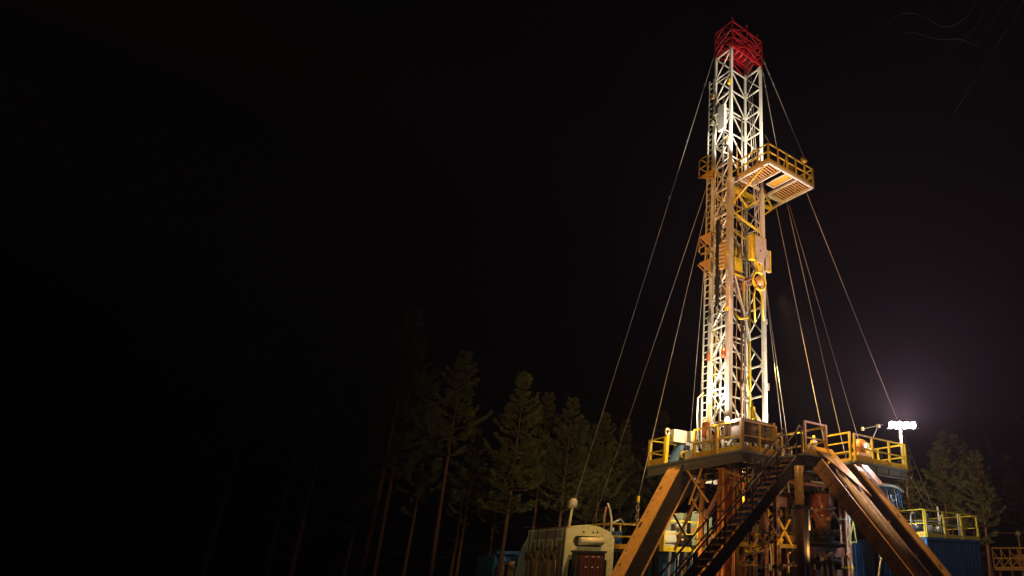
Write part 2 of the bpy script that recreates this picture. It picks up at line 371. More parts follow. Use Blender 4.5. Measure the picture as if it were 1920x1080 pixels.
def basket(z, label, m, h, slope):
    t = Thing('ladder_platform', label, 'platform', (.9, 3.5, z), 'small platforms on the ladder side of the mast')
    mb = MB(); mb.box(.75, 1.35, 2.85, 3.7, z, z + .06)
    for i in range(6): mb.bar((.8 + i * .1, 2.85, z - .03), (.8 + i * .1, 3.7, z - .03), .03)
    t.part('floor', mb, m)
    mb = MB(); mb.bar((.78, 2.85, z - 1.1 * slope), (.78, 3.8, z), .06); mb.bar((1.3, 2.85, z - 1.1 * slope), (1.3, 3.8, z), .06); t.part('bracket', mb, m)
    mb = MB(); mb.prism([(.74, 2.85, z), (.74, 3.68, z), (.74, 2.85, z - .8 * slope)], (.03, 0, 0)); t.part('side_plate', mb, m)
    if h:
        mb = MB()
        for p in ((.76, 3.9), (1.3, 3.83), (.76, 3.2)): mb.bar((*p, z), (*p, z + h), .05)
        for f in (1, .5): mb.bar((.76, 3.2, z + h * f), (.76, 3.83, z + h * f), .045); mb.bar((.76, 3.83, z + h * f), (1.3, 3.83, z + h * f), .045)
        t.part('railing', mb, m)
    return t
basket(20.25, 'small railed ladder platform behind the working platform, upper left of the mast', orange, 1.1, .4)
basket(16.75, 'slatted tan platform on the mast left side, the upper of two close together', ochre, 0, 1)
basket(15.35, 'slatted tan platform on the mast left side, the lower of two close together', ochre, 0, .9)
t = Thing('hose_reel', 'open tan loop frame beside the upper slatted platform on the mast', 'frame', (.75, 3.7, 15.9))
mb = MB(); mb.tube([(.9, 3.85, 16.75), (.85, 3.85, 16.1), (.9, 3.75, 15.95), (1.0, 3.4, 15.95), (1.05, 3.2, 16.3)], .05); mb.bar((.9, 3.85, 16.3), (1.05, 3.2, 16.5), .05); t.part('loop', mb, ochre)
# vertical dark rail and tan box in front of the left face
mb = MB(); mb.box(.70, .78, 2.25, 2.45, 12.8, 17.2); single('guide_channel', mb, dark, 'dark vertical channel running down the mast left face past two slatted platforms', 'rail')
t = Thing('equipment_box', 'tan louvred box on the mast between dark channel and brown front leg', 'box', (.8, 2.0, 14.9))
mb = MB(); mb.box(.72, .9, 1.86, 2.24, 14.6, 15.9); t.part('body', mb, ochre)
mb = MB()
for i in range(6): mb.bar((.70, 1.88, 14.7 + i * .2), (.70, 2.22, 14.75 + i * .2), .03, .05)
t.part('louvres', mb, cream)

# ------------------------------------------------------------------ travelling block, hook, drill string
tb = Thing('travelling_block', 'yellow and cream travelling block hanging at mid height in the open mast front', 'pulley block', (2.35, 1.15, 15.0))
def shield(x0, x1, y, z0, z1, taper=.35):
    w = x1 - x0; return [(x0, y, z1), (x1, y, z1), (x1 + .03, y, z0 + (z1 - z0) * .5), (x1 - w * taper, y, z0), (x0 + w * taper * .6, y, z0 + .03), (x0 - .02, y, z0 + (z1 - z0) * .45)]
mb = MB(); mb.prism(shield(1.98, 2.68, .92, 14.9, 16.25), (0, .04, 0)); tb.part('cheek_plate', mb, mat('tan_block_paint', (.48, .38, .25), .5, wear=.2))
mb = MB(); mb.prism(shield(2.02, 2.72, 1.34, 14.9, 16.25), (0, .04, 0)); tb.part('cheek_plate', mb, dust)
mb = MB(); mb.box(2.72, 3.05, 1.0, 1.12, 14.7, 15.8); tb.part('side_guard', mb, mat('tan_block_paint', (.48, .38, .25), .5, wear=.2))
mb = MB(); mb.box(2.70, 3.07, .985, 1.0, 14.68, 14.76); mb.box(2.99, 3.07, .985, 1.0, 14.76, 15.82); tb.part('guard_edge', mb, yellow)
mb = MB(); mb.bar((1.88, 1.1, 15.0), (1.9, 1.1, 16.3), .24); mb.box(1.85, 2.75, .98, 1.32, 16.25, 16.35); mb.bar((2.12, 1.1, 15.1), (2.35, 1.1, 14.6), .14); mb.bar((2.5, 1.1, 15.05), (2.35, 1.1, 14.6), .12); tb.part('frame', mb, yellow)
for y in (1.03, 1.13, 1.23):
    mb = MB(); mb.lathe((2.34, y, 15.62), [(0, -.03), (.33, -.03), (.29, 0), (.33, .03), (0, .03)], 24, 'y'); tb.part('sheave', mb, steel)
mb = MB(); mb.lathe((2.3, .91, 15.55), [(0, 0), (.045, 0), (.045, .02)], 10, 'y'); tb.part('pin', mb, dark)
hk = Thing('drilling_hook', 'round yellow hook with a bail hanging below the travelling block', 'hook', (2.35, 1.15, 13.4))
mb = MB(); mb.tube([(2.38 + .40 * math.cos(a), 1.12, 14.1 + .44 * math.sin(a)) for a in [R(d) for d in range(60, 421, 20)]], .065); hk.part('ring', mb, yellow)
mb = MB(); mb.lathe((2.38, 1.14, 14.1), [(0, -.09), (.2, -.09), (.24, 0), (.2, .09), (0, .09)], 20, 'y'); hk.part('hook_body', mb, ochre)
mb = MB(); mb.tube([(2.08, 1.1, 12.0), (2.0, 1.1, 13.2), (2.1, 1.1, 13.65), (2.3, 1.1, 13.75), (2.52, 1.1, 13.4), (2.62, 1.1, 12.2)], .045); hk.part('bail', mb, yellow)
tb.e.location.x -= .16; hk.e.location.x -= .16
for i, (x, y) in enumerate(((2.12, 1.05), (2.28, 1.05), (2.44, 1.08), (2.2, 1.25))):
    mb = MB(); mb.tube([(x, y, 15.9), (x + .05, 1.9, 27.9)], .016, 5)
    single('hoist_line', mb, rope, 'one of the parallel wire lines running from the crown down to the travelling block', 'wire', 'hoist lines inside the mast')
t = Thing('top_drive', 'dark brown and yellow machinery hanging inside the mast left of the travelling block', 'machinery', (1.9, 2.2, 13))
mb = MB(); mb.box(1.45, 1.95, 1.95, 2.35, 14.7, 15.4); mb.tube([(1.6, 2.1, 15.4), (1.6, 2.1, 16.3)], .09); mb.tube([(1.85, 2.1, 15.3), (1.85, 2.1, 16.0)], .12); t.part('gearbox', mb, yellow)
mb = MB(); mb.box(1.9, 2.45, 1.9, 2.2, 14.2, 14.5); mb.box(1.55, 2.3, 2.0, 2.3, 13.9, 14.15); mb.tube([(1.4, 2.0, 14.4), (2.1, 1.9, 14.3), (2.5, 1.8, 14.6)], .06); t.part('link', mb, rust)
mb = MB(); mb.bar((1.35, 1.9, 14.45), (2.0, 1.9, 14.45), .07); mb.bar((2.0, 1.9, 14.5), (2.0, 1.9, 12.6), .06); mb.tube([(1.4, 2.0, 12.7), (1.7, 1.85, 12.3), (2.2, 1.85, 12.5)], .07); t.part('arm', mb, yellow)
mb = MB(); mb.bar((1.35, 1.83, 14.3), (2.35, 1.83, 11.4), .075); t.part('swing_strut', mb, white)
t = Thing('drill_pipe', 'thin rust coloured pipe hanging down the middle of the mast to the drill floor', 'pipe', (2.05, 2.1, 6.1))
mb = MB(); mb.tube([(2.05, 2.1, 6.1), (2.05, 2.1, 13.9)], .055); t.part('pipe_body', mb, mat('rusty_pipe', (.42, .18, .07), .5, wear=.4))
mb = MB(); mb.lathe((2.05, 2.1, 9.1), [(.0, 0), (.09, 0), (.1, .25), (.07, .5), (0, .5)], 12); t.part('tool_joint', mb, rust)
t = Thing('kelly_hose', 'yellow hose hanging in loops beside the rust coloured drill pipe', 'hose', (2.45, 2.0, 6.1))
mb = MB(); mb.tube([(2.45, 2.0, 6.4), (2.46, 2.0, 9.0), (2.44, 2.0, 11.5), (2.5, 2.0, 13.2)], .045)
mb.tube([(2.45, 2.0, 12.9), (2.25, 1.95, 12.1), (2.05, 1.95, 11.9)], .03); mb.tube([(2.45, 2, 10.6), (2.35, 1.95, 9.9), (2.2, 1.95, 9.5), (2.45, 2.0, 8.9)], .028)
t.part('hose_line', mb, yellow)
t = Thing('tong_assembly', 'yellow forked tong hanging low in the mast above the deck', 'tool', (2.0, 1.4, 7.3))
mb = MB(); mb.tube([(1.9, 1.3, 8.4), (1.65, 1.1, 7.6), (1.5, 1.0, 7.35)], .035); mb.tube([(1.9, 1.3, 8.4), (1.98, 1.2, 7.8), (2.2, 1.1, 7.4)], .045); mb.box(1.82, 1.98, 1.2, 1.35, 7.7, 8.2); t.part('fork', mb, yellow)
mb = MB(); mb.tube([(1.9, 1.3, 8.4), (2.05, 1.7, 9.6)], .02); t.part('sling', mb, rope)

# ------------------------------------------------------------------ guy wires
def guy(p, q, label, r=.018, sag=.0, clamps=0):
    p = Vector(p); q = Vector(q); mb = MB()
    pts = [p.lerp(q, i / 16) - Vector((0, 0, 4 * sag * (i / 16) * (1 - i / 16))) for i in range(17)]
    t = Thing('guy_wire', label, 'wire', q, 'guy wires of the mast'); mb.tube(pts, r, 6); t.part('rope', mb, rope)
    if clamps:
        mb = MB(); d = (q - p)
        for k in range(clamps):
            c = p + d * (.06 + .11 * k); mb.bar(c, c + d.normalized() * .16, r * 3.2)
        t.part('clamps', mb, steel)
guy((.96, 3.1, 28.0), (.6, 14.9, .6), 'outermost guy wire on the left, from the crown down behind the cream housing', .016, .15, 3)
guy((1, 3.1, 20.6), (2.6, 16.0, .6), 'thin guy wire second from the left, ending in the dark forest edge', .012, .1)
guy((1, 3.1, 19.9), (-.39, 5.94, 4.7), 'guy wire that passes the left end of the deck to a yellow turnbuckle', .017)
guy((.85, 3.1, 18.9), (2.0, 5.6, 6.1), 'left one of three wires dropping close beside the mast left side', .016)
guy((.85, 3.2, 16.0), (2.4, 5.4, 6.1), 'middle one of three wires dropping close beside the mast left side', .013)
guy((.9, 3.1, 13.6), (2.2, 4.6, 6.1), 'nearest to the mast of three wires dropping close beside its left side', .014)
guy((3.25, 1.7, 28.3), (4.1, -.3, 21.1), 'guy wire from the crown to the pulley on the outer railing of the working platform', .02, 0, 3)
guy((3.25, 1.72, 27.6), (3.5, .6, 19.7), 'wire from the crown to the middle of the working platform', .015, 0, 2)
guy((3.3, 1.6, 23.0), (1.75, -.2, 20.7), 'short thin wire from the mast to the near corner post of the working platform', .011)
guy((4.8, .2, 19.5), (16.4, .2, .3), 'long guy wire from the working platform down past the bright floodlight', .019, .1)
guy((5.22, 1.91, 19.72), (6.93, 0.25, 6.06), 'wire from the platform to the deck, middle of the three right of the mast', .017)
guy((4.42, 1.98, 19.3), (5.14, -0.08, 6.06), 'wire from the platform to the deck, leftmost of the three right of the mast', .018)
guy((5.53, 2.03, 19.83), (8.46, 0.29, 6.06), 'thin wire from the platform to the deck, rightmost of the three right of the mast', .013)
guy((3.4, 2.0, 15.8), (3.77, 1.17, 6.06), 'wire close beside the mast right side, the nearer to the mast of two', .015)
guy((3.4, 2.1, 16.3), (4.35, 1.39, 6.06), 'wire close beside the mast right side, the farther from the mast of two', .015)
guy((9.2, -1.5, 5.7), (12.14, -.6, 4.3), 'short wire from the right deck corner down to the tank roof', .016)
t = Thing('turnbuckle', 'yellow turnbuckle with a pink chain hanging below the left end of the deck', 'chain', (-.4, 5.9, 3.6))
mb = MB(); mb.bar((-.39, 5.94, 4.75), (-.4, 5.94, 4.5), .09); t.part('body', mb, yellow)
for i in range(5):
    z = 4.45 - i * .2; mb = MB(); pts = [((-.4 + .07 * math.cos(a) * (i % 2)), 5.94 + .07 * math.cos(a) * (1 - i % 2), z + .13 * math.sin(a)) for a in [R(d) for d in range(0, 361, 40)]]
    mb.tube(pts, .025, 5); t.part('chain_link', mb, dust)

# ------------------------------------------------------------------ drill floor
df = Thing('drill_floor', 'raised steel drill floor carrying the mast and machinery', 'deck', (3, 3, 6))
def slab(x0, x1, y0, y1, nm='floor_plate'):
    mb = MB(); mb.box(x0, x1, y0, y1, 5.97, 6.05); df.part(nm, mb, steel)
slab(0, 9.2, 0, 6.0); slab(2.35, 3.75, -1.2, 0); slab(5.26, 9.2, -1.4, 0)
def fascia(p, q, z0=5.62, z1=5.93, m=None):
    mb = MB(); d = (Vector(q) - Vector(p)).normalized(); nrm = Vector((d.y, -d.x, 0)); p3, q3 = Vector((*p, (z0 + z1) / 2)), Vector((*q, (z0 + z1) / 2))
    mb.bar(p3, q3, .03, z1 - z0 - .06)
    for zz in (z0 + .015, z1 - .015): mb.bar(Vector((*p, zz)), Vector((*q, zz)), .16, .03)
    ln = (q3 - p3).length; k = int(ln / .75)
    for i in range(k + 1):
        c = p3.lerp(q3, (i + .5) / (k + 1)); mb.bar(c - Vector((0, 0, (z1 - z0) / 2 - .03)), c + Vector((0, 0, (z1 - z0) / 2 - .03)), .13, .02, up=tuple(d.to_3d()) if False else (0, 0, 1))
    df.part('edge_beam', mb, m or grey)
def d2(p): return Vector((p[0], p[1], 0))
_f = fascia
def fascia(p, q, m=None): _f((p[0], p[1]), (q[0], q[1]), m=m)
_old = _f
def _f(p, q, z0=5.60, z1=5.95, m=None):
    mb = MB(); d = (d2(q) - d2(p)).normalized(); p3 = d2(p) + Vector((0, 0, (z0 + z1) / 2)); q3 = d2(q) + Vector((0, 0, (z0 + z1) / 2))
    mb.bar(p3, q3, .03, z1 - z0 - .064)
    for zz in (z0 + .015, z1 - .015): mb.bar(d2(p) + Vector((0, 0, zz)), d2(q) + Vector((0, 0, zz)), .16, .03)
    k = int((q3 - p3).length / .8); nrm = Vector((d.y, -d.x, 0))
    for i in range(k):
        c = p3.lerp(q3, (i + .6) / (k + .2)) + nrm * .045; mb.bar(c - Vector((0, 0, (z1 - z0) / 2 - .04)), c + Vector((0, 0, (z1 - z0) / 2 - .04)), .025, .055)
    df.part('edge_beam', mb, m or grey)
fascia((.08, .08), (.08, 6.0)); fascia((.16, .08), (5.2, .08)); fascia((2.35, -1.12), (3.75, -1.12), dark); fascia((5.34, -1.32), (9.2, -1.32))
fascia((5.34, -1.24), (5.34, 0)); fascia((3.67, -1.04), (3.67, 0), dark); fascia((2.43, -1.04), (2.43, 0), dark); fascia((9.12, -1.24), (9.12, 6)); fascia((.16, 5.92), (9.1, 5.92))
for x in (1.4, 2.9, 4.5, 6.0, 7.6):
    mb = MB(); mb.box(x - .02, x + .02, .18, 5.8, 5.62, 5.96); mb.box(x - .1, x + .1, .18, 5.8, 5.60, 5.62); df.part('joist', mb, grey)
mb = MB(); x = .3
for y in (1.2, 2.4, 3.6, 4.8): mb.box(.2, 9.0, y - .06, y + .06, 5.66, 5.9)
df.part('cross_joists', mb, dark)
# the pale steel floor lip and the orange toe boards come with the guard rails
guard_rail((.06, .06), (.06, 2.85), Z0, 'yellow guard rail on the left-facing deck edge at the near corner', orange, 1.14, 3, 1, .19, .10, .075)
guard_rail((.12, .06), (2.0, .06), Z0, 'yellow guard rail under the brown sign box, right of the near deck corner', orange, 1.14, 3, 1, .19, .085, .07)
guard_rail((.06, 4.85), (.06, 5.95), Z0, 'short yellow guard rail at the left end of the deck', yellow, 1.12, 2, 1, .24, .085, .06)
guard_rail((.14, 5.95), (1.5, 5.95), Z0, 'yellow guard rail running back along the left end of the deck', yellow, 1.12, 2, 1, None, .07, .06)
guard_rail((2.4, -1.15), (3.72, -1.15), Z0, 'tall yellow guard rail in front of the stair landing', orange, 1.25, 2, 1, .16, .09, .07)
guard_rail((3.72, -1.1), (3.72, 1.3), Z0, 'yellow guard rail running back from the stair landing beside the pipe ramp opening', yellow, 1.2, 3, 1, None, .08, .07)
guard_rail((5.3, -1.15), (5.3, .15), Z0, 'yellow guard rail on the left side of the right deck section', yellow, 1.2, 2, 2, .12, .09, .065)
guard_rail((5.36, -1.35), (9.15, -1.35), Z0, 'long yellow guard rail along the front of the right deck section', yellow, 1.12, 4, 1, .2, .085, .06)
guard_rail((9.15, -1.3), (9.15, 3.0), Z0, 'yellow guard rail along the far right end of the deck under the floodlight', yellow, 1.12, 4, 1, None, .085, .065)
guard_rail((5.3, 2.2), (8.9, 5.6), Z0, 'yellow guard rail behind the winch on the right deck section', yellow, 1.0, 4, 2, None, .07, .055)

# sign box / windwall at near corner
t = Thing('equipment_cabinet', 'brown dusty cabinet raised behind the near corner rail, lamp glare on its left end', 'cabinet', (1.1, .45, Z0))
mb = MB(); mb.box(.16, 2.0, .16, .75, 6.55, 7.32); t.part('body', mb, dust)
mb = MB()
for x in (.22, 1.9): mb.box(x, x + .06, .2, .26, 6.05, 6.55); mb.box(x, x + .06, .64, .7, 6.05, 6.55)
t.part('leg', mb, cream)
mb = MB()
for x, z in ((1.0, 6.85), (1.12, 6.88), (1.45, 6.72), (1.45, 7.1), (1.52, 6.98), (1.44, 7.16)): mb.lathe((x, .135, z), [(0, 0), (.045, 0), (.045, .02), (0, .02)], 10, 'y')
t.part('holes', mb, dark)
mb = MB(); mb.box(1.92, 2.02, .10, .16, 6.5, 7.35); t.part('trim', mb, orange)
t = Thing('deck_lamp', 'small dazzling white lamp on the guard rail at the near deck corner', 'lamp', (-.02, .85, 7.15))
mb = MB(); mb.box(.06, .2, .72, 1.0, 7.24, 7.40); mb.bar((.1, .86, 7.1), (.1, .86, 7.25), .05); t.part('housing', mb, dark)
mb = MB(); mb.lathe((.04, .86, 7.32), [(0, -.02), (.08, -.02), (.11, .0), (.08, .02), (0, .02)], 16, 'x'); t.part('lens', mb, lamp_e)
point('deck_lamp_light', (-.10, .62, 7.28), 45, WHITE, .05)

# pale pipework and swivels standing at the mast foot
t = Thing('drawworks', 'white pipes and housings crowded at the foot of the mast', 'machinery', (1.3, 2, Z0))
mb = MB(); mb.box(1.2, 3.0, 1.9, 2.9, 6.05, 6.5); mb.lathe((2.1, 1.6, 6.3), [(0, -.5), (.3, -.5), (.3, -.45), (.2, -.45), (.2, .45), (.3, .45), (.3, .5), (0, .5)], 16, 'x'); t.part('drum', mb, white)
mb = MB()
for i in range(5):
    x = .55 + i * .35; mb.tube([(x, 1.15, 6.1), (x + .05, 1.1, 6.3 + .1 * (i % 2)), (x + .25, 1.05, 6.38), (x + .32, 1.0, 6.15)], .06)
mb.tube([(.45, 1.5, 6.1), (.42, 1.5, 6.7), (.5, 1.75, 6.95), (.5, 2.2, 6.9), (.48, 2.3, 6.1)], .07)
t.part('pipe', mb, white)
mb = MB(); mb.tube([(.5, 2.7, 6.1), (.45, 2.75, 7.3), (.55, 2.8, 7.7)], .08); mb.tube([(.35, 2.2, 6.1), (.3, 2.3, 7.0), (.5, 2.5, 7.6), (.7, 2.7, 8.4)], .06); mb.lathe((.4, 2.5, 6.4), [(0, -.08), (.17, -.08), (.17, .08), (0, .08)], 16, 'x'); t.part('swivel', mb, cream)
mb = MB(); mb.tube([(.85, 3.25, 9.0), (.78, 3.55, 8.8), (.8, 3.6, 8.0), (.8, 3.55, 7.2), (.9, 3.4, 6.8)], .035); t.part('loop_hose', mb, cream)
mb = MB(); mb.box(.28, .5, 3.0 - .6, 3.0 - .35, 6.9, 7.5); mb.box(.3, .45, 1.7, 1.95, 6.6, 7.0); t.part('valve_box', mb, brick)
t = Thing('prop_frame', 'white diagonal props under and right of the brown cabinet', 'frame', (2.0, .9, Z0))
mb = MB(); mb.bar((.3, 1.1, 6.35), (1.0, 1.15, 7.1), .07); mb.bar((2.15, .9, 6.1), (2.25, 1.0, 7.2), .22); mb.bar((2.3, 1.0, 7.0), (2.75, 1.0, 6.1), .07); mb.bar((.2, 1.15, 6.5), (1.4, 1.15, 6.5), .09); t.part('prop', mb, white)

# control console
cc = Thing('control_console', 'cream and blue driller console standing at the left end of the deck', 'console', (1.0, 4.7, Z0))
mb = MB(); mb.box(.30, 1.02, 4.55, 5.1, 6.98, 7.52); cc.part('cabinet', mb, cream)
mb = MB(); mb.box(1.04, 1.78, 4.57, 5.1, 6.95, 7.50); fc = cc.part('instrument_panel', mb, cream)
mb = MB()
for x, z, r in ((1.18, 7.32, .07), (1.34, 7.34, .06), (1.5, 7.33, .06), (1.2, 7.1, .06), (1.44, 7.08, .07), (1.66, 7.2, .05)): mb.lathe((x, 4.55, z), [(0, 0), (r, 0), (r, .03), (0, .03)], 14, 'y')
mb.box(1.14, 1.6, 4.55, 4.575, 7.2, 7.235)
cc.part('gauge', mb, dark, parent=fc)
mb = MB(); mb.box(1.0, 1.72, 4.55, 5.1, 6.62, 6.95); cc.part('upper_box', mb, cream)
mb = MB(); mb.box(.85, 1.22, 4.53, 4.56, 6.70, 6.90); cc.part('window', mb, rubber)
mb = MB(); mb.box(1.0, 1.68, 4.5, 5.1, 6.08, 6.6); cc.part('blue_cabinet', mb, mat('faded_blue_paint', (.09, .18, .26), .5, wear=.2))
mb = MB(); mb.bar((1.22, 4.48, 6.5), (1.34, 4.48, 6.36), .03); mb.bar((1.34, 4.48, 6.36), (1.44, 4.48, 6.52), .03); cc.part('chevron_mark', mb, cream)
mb = MB(); mb.box(.98, 1.01, 4.47, 4.5, 6.06, 6.64); mb.box(.98, 1.7, 4.47, 4.5, 6.62, 6.65); cc.part('trim', mb, cream)
mb = MB(); mb.prism([(.36, 4.5, 6.06), (.52, 4.5, 6.06), (.86, 4.5, 6.85), (.7, 4.5, 6.88)], (0, .5, 0)); cc.part('slanted_leg', mb, mat('faded_blue_paint', (.09, .18, .26)))
mb = MB(); mb.lathe((.82, 4.5, 6.45), [(.1, -.06), (.17, -.06), (.17, .06), (.1, .06)], 20, 'y'); cc.part('reel', mb, yellow)
mb = MB(); mb.lathe((.84, 4.5, 6.47), [(0, -.07), (.1, -.07), (.1, .07), (0, .07)], 16, 'y'); mb.box(.7, .95, 4.5, 4.8, 6.06, 6.3); cc.part('hub', mb, dark)
t = Thing('hook_post', 'thick yellow post with a round eye at its top, left of the control console', 'post', (.1, 4.82, Z0))
mb = MB(); mb.bar((.1, 4.82, 6.05), (.14, 4.8, 7.25), .16, .13); t.part('post', mb, yellow)
mb = MB(); mb.tube([(.14 + .1 * math.cos(a), 4.8, 7.4 + .14 * math.sin(a)) for a in [R(d) for d in range(0, 361, 30)]], .045); t.part('eye', mb, cream)
t = Thing('hydraulic_unit', 'small white hydraulic unit between the control console and the corner railing', 'machine', (.7, 3.9, Z0))
mb = MB(); mb.box(.5, .9, 3.5, 4.0, 6.05, 6.5); mb.box(.55, .8, 3.7, 3.95, 6.9, 7.35); t.part('body', mb, cream)
mb = MB(); mb.tube([(.6, 3.6, 6.5), (.55, 3.3, 6.8), (.6, 3.0, 6.4), (.6, 2.9, 6.1)], .04); mb.lathe((.5, 3.3, 6.25), [(0, -.05), (.15, -.05), (.15, .05), (0, .05)], 14, 'x'); t.part('hose', mb, rubber)

# winch on right deck section
t = Thing('deck_winch', 'yellow winch with an orange drum behind the rail of the right deck section', 'winch', (7.3, -.2, Z0))
mb = MB(); mb.lathe((6.9, -.5, 6.95), [(0, -.2), (.28, -.2), (.28, -.15), (.2, -.15), (.2, .15), (.28, .15), (.28, .2), (0, .2)], 22, 'x'); t.part('drum', mb, mat('bright_orange_paint', (.6, .22, .04), .4, wear=.2))
mb = MB(); mb.tube([(7.35, -.5, 6.1), (7.38, -.5, 6.9), (7.3, -.5, 7.1), (7.1, -.5, 7.2), (6.9, -.5, 7.2)], .07); mb.box(7.0, 7.32, -.7, -.3, 6.62, 7.1); t.part('guard', mb, yellow)
mb = MB(); mb.box(6.5, 7.3, -.7, -.2, 6.5, 6.62); mb.box(6.6, 6.7, -.6, -.5, 6.05, 6.5); mb.box(7.1, 7.2, -.6, -.5, 6.05, 6.5); t.part('bench', mb, ochre)
mb = MB(); mb.lathe((7.05, -.72, 6.95), [(0, -.03), (.07, -.03), (.09, 0), (.07, .03), (0, .03)], 12, 'y'); t.part('lamp', mb, emit('winch_highlight_glow', (1, .9, .65), 12))  # glowing disc put in for the white highlight on the winch
t = Thing('coiled_hose', 'white coiled hose standing just right of the deck winch', 'hose', (7.75, -.4, Z0))
mb = MB()
for k in range(3): mb.tube([(7.75 + .17 * math.cos(a), -.4 + k * .06, 6.75 + .19 * math.sin(a)) for a in [R(d) for d in range(-60, 241, 25)]], .03)
t.part('coil', mb, cream)
mb = MB(); mb.bar((7.75, -.35, 6.05), (7.75, -.35, 6.6), .05); t.part('stand', mb, steel)
t = Thing('air_receiver', 'pinkish bollard with a yellow valve behind the ramp opening rails', 'bollard', (5.0, .9, Z0))
mb = MB(); mb.lathe((5.05, .8, 6.05), [(.17, 0), (.15, .1), (.15, .75), (.17, .85), (.08, .95), (0, .95)], 18); t.part('body', mb, dust)
mb = MB(); mb.tube([(5.2, .7, 6.1), (5.22, .7, 7.0), (5.15, .7, 7.35)], .06); mb.box(5.0, 5.3, .62, .78, 6.95, 7.12); t.part('valve', mb, yellow)
t = Thing('pipe_spinner', 'white and yellow hoses coiled right behind the top of the stairs', 'hose', (2.6, .5, Z0))
mb = MB(); mb.tube([(2.3, .4, 7.0), (2.5, .4, 6.75), (2.45, .4, 6.55), (2.7, .35, 6.4), (2.9, .35, 6.2), (3.2, .3, 6.15)], .05); mb.tube([(2.3, .5, 6.6), (2.5, .4, 6.4), (2.7, .4, 6.45)], .04); t.part('hose_coil', mb, cream)
mb = MB(); mb.tube([(2.3, .3, 6.9), (2.45, .3, 7.0), (2.6, .3, 6.8), (2.5, .3, 6.5)], .045); t.part('clamp', mb, yellow)

# ------------------------------------------------------------------ floodlight on deck end
fl = Thing('floodlight_mast', 'blazing white floodlight row on a pole behind the right end of the deck', 'floodlight', (9.3, -1.0, Z0))
mb = MB(); mb.bar((9.25, -1.15, 5.7), (9.25, -1.15, 7.95), .09); fl.part('pole', mb, cream)
mb = MB(); mb.bar((8.8, -.75, 7.96), (9.9, -1.75, 7.98), .06); fl.part('crossbar', mb, steel)
for i in range(4):
    c = Vector((8.95, -.95, 8.12)).lerp(Vector((9.75, -1.62, 8.12)), i / 3)
    mb = MB(); mb.box(c.x - .06, c.x + .22, c.y - .12, c.y + .12, c.z - .16, c.z + .15); h = fl.part('housing', mb, dark)
    mb = MB(); mb.prism([(c.x - .07, c.y - .11, c.z - .10), (c.x - .07, c.y - .05, c.z - .15), (c.x - .07, c.y + .05, c.z - .15), (c.x - .07, c.y + .11, c.z - .10), (c.x - .07, c.y + .11, c.z + .09), (c.x - .07, c.y + .05, c.z + .14), (c.x - .07, c.y - .05, c.z + .14), (c.x - .07, c.y - .11, c.z + .09)], (-.02, 0, 0)); fl.part('lens', mb, flood_e, parent=h)
spot('floodlight_light', (8.85, -1.5, 8.2), (-2, -11, 15), 18000, (1, .62, .80), 125, .5)
point('floodlight_spill', (9.0, -1.45, 8.12), 500, PINK, .12)
t = Thing('camera_bracket', 'thin crossbar with a small pale box, left of the blazing floodlight', 'bracket', (8.6, -.5, Z0))
mb = MB(); mb.tube([(8.3, .3, 8.02), (8.9, -.45, 8.2)], .02); mb.tube([(8.75, -.25, 8.1), (8.4, .0, 7.3), (8.35, .2, 6.1)], .02); t.part('arm', mb, steel)
mb = MB(); mb.box(8.25, 8.35, .25, .35, 7.95, 8.1); mb.box(8.7, 8.85, -.35, -.2, 8.05, 8.22); t.part('box', mb, cream)

# ------------------------------------------------------------------ stairs
st = Thing('staircase', 'steel staircase in silhouette, coloured dark, with handrails climbing right to the drill floor', 'stairs', (-1.5, -.5, 0))
top = Vector((2.3, 0, 5.98)); slope = 4.4 / 4.9; bot_x = 2.3 - 5.98 / slope
def SP(t, y, dz=0): return (2.3 + (bot_x - 2.3) * t, y, 5.98 * (1 - t) + dz)
for y in (-.08, -.95):
    mb = MB(); mb.bar(SP(0, y, -.12), SP(1, y, -.12), .06, .40); st.part('stringer', mb, dark)  # dark colour keeps the unlit stairs in silhouette
for k in range(26):
    t_ = (k + .6) / 26; c = SP(t_, 0); mb = MB(); mb.box(c[0] - .13, c[0] + .13, -.91, -.12, c[2] - .05, c[2] - .02); mb.bar((c[0] - .13, -.91, c[2] - .035), (c[0] - .13, -.12, c[2] - .035), .025, .06); st.part('tread', mb, ochre if k % 2 else rust)
for y in (-.08, -.95):
    mb = MB(); mb.bar(SP(.03, y, 1.05), SP(1, y, 1.05), .05); mb.bar(SP(.03, y, .6), SP(1, y, .6), .04)
    mb.bar(SP(.03, y, 1.05), (2.3, y, 7.15), .05); mb.bar((2.3, y, 7.15), (2.42, y, 7.05), .05); mb.bar((2.42, y, 7.05), (2.42, y, 6.05), .05); hr = st.part('handrail', mb, mat('worn_highlit_rail', (.10, .075, .045), .4, .3, wear=.3))  # lighter rail colour carries the gold highlights of the handrails
    for t_ in (.03, .2, .4, .6, .8, .97): mb = MB(); mb.bar(SP(t_, y, 0), SP(t_, y, 1.05), .045); st.part('post', mb, dark, parent=hr)

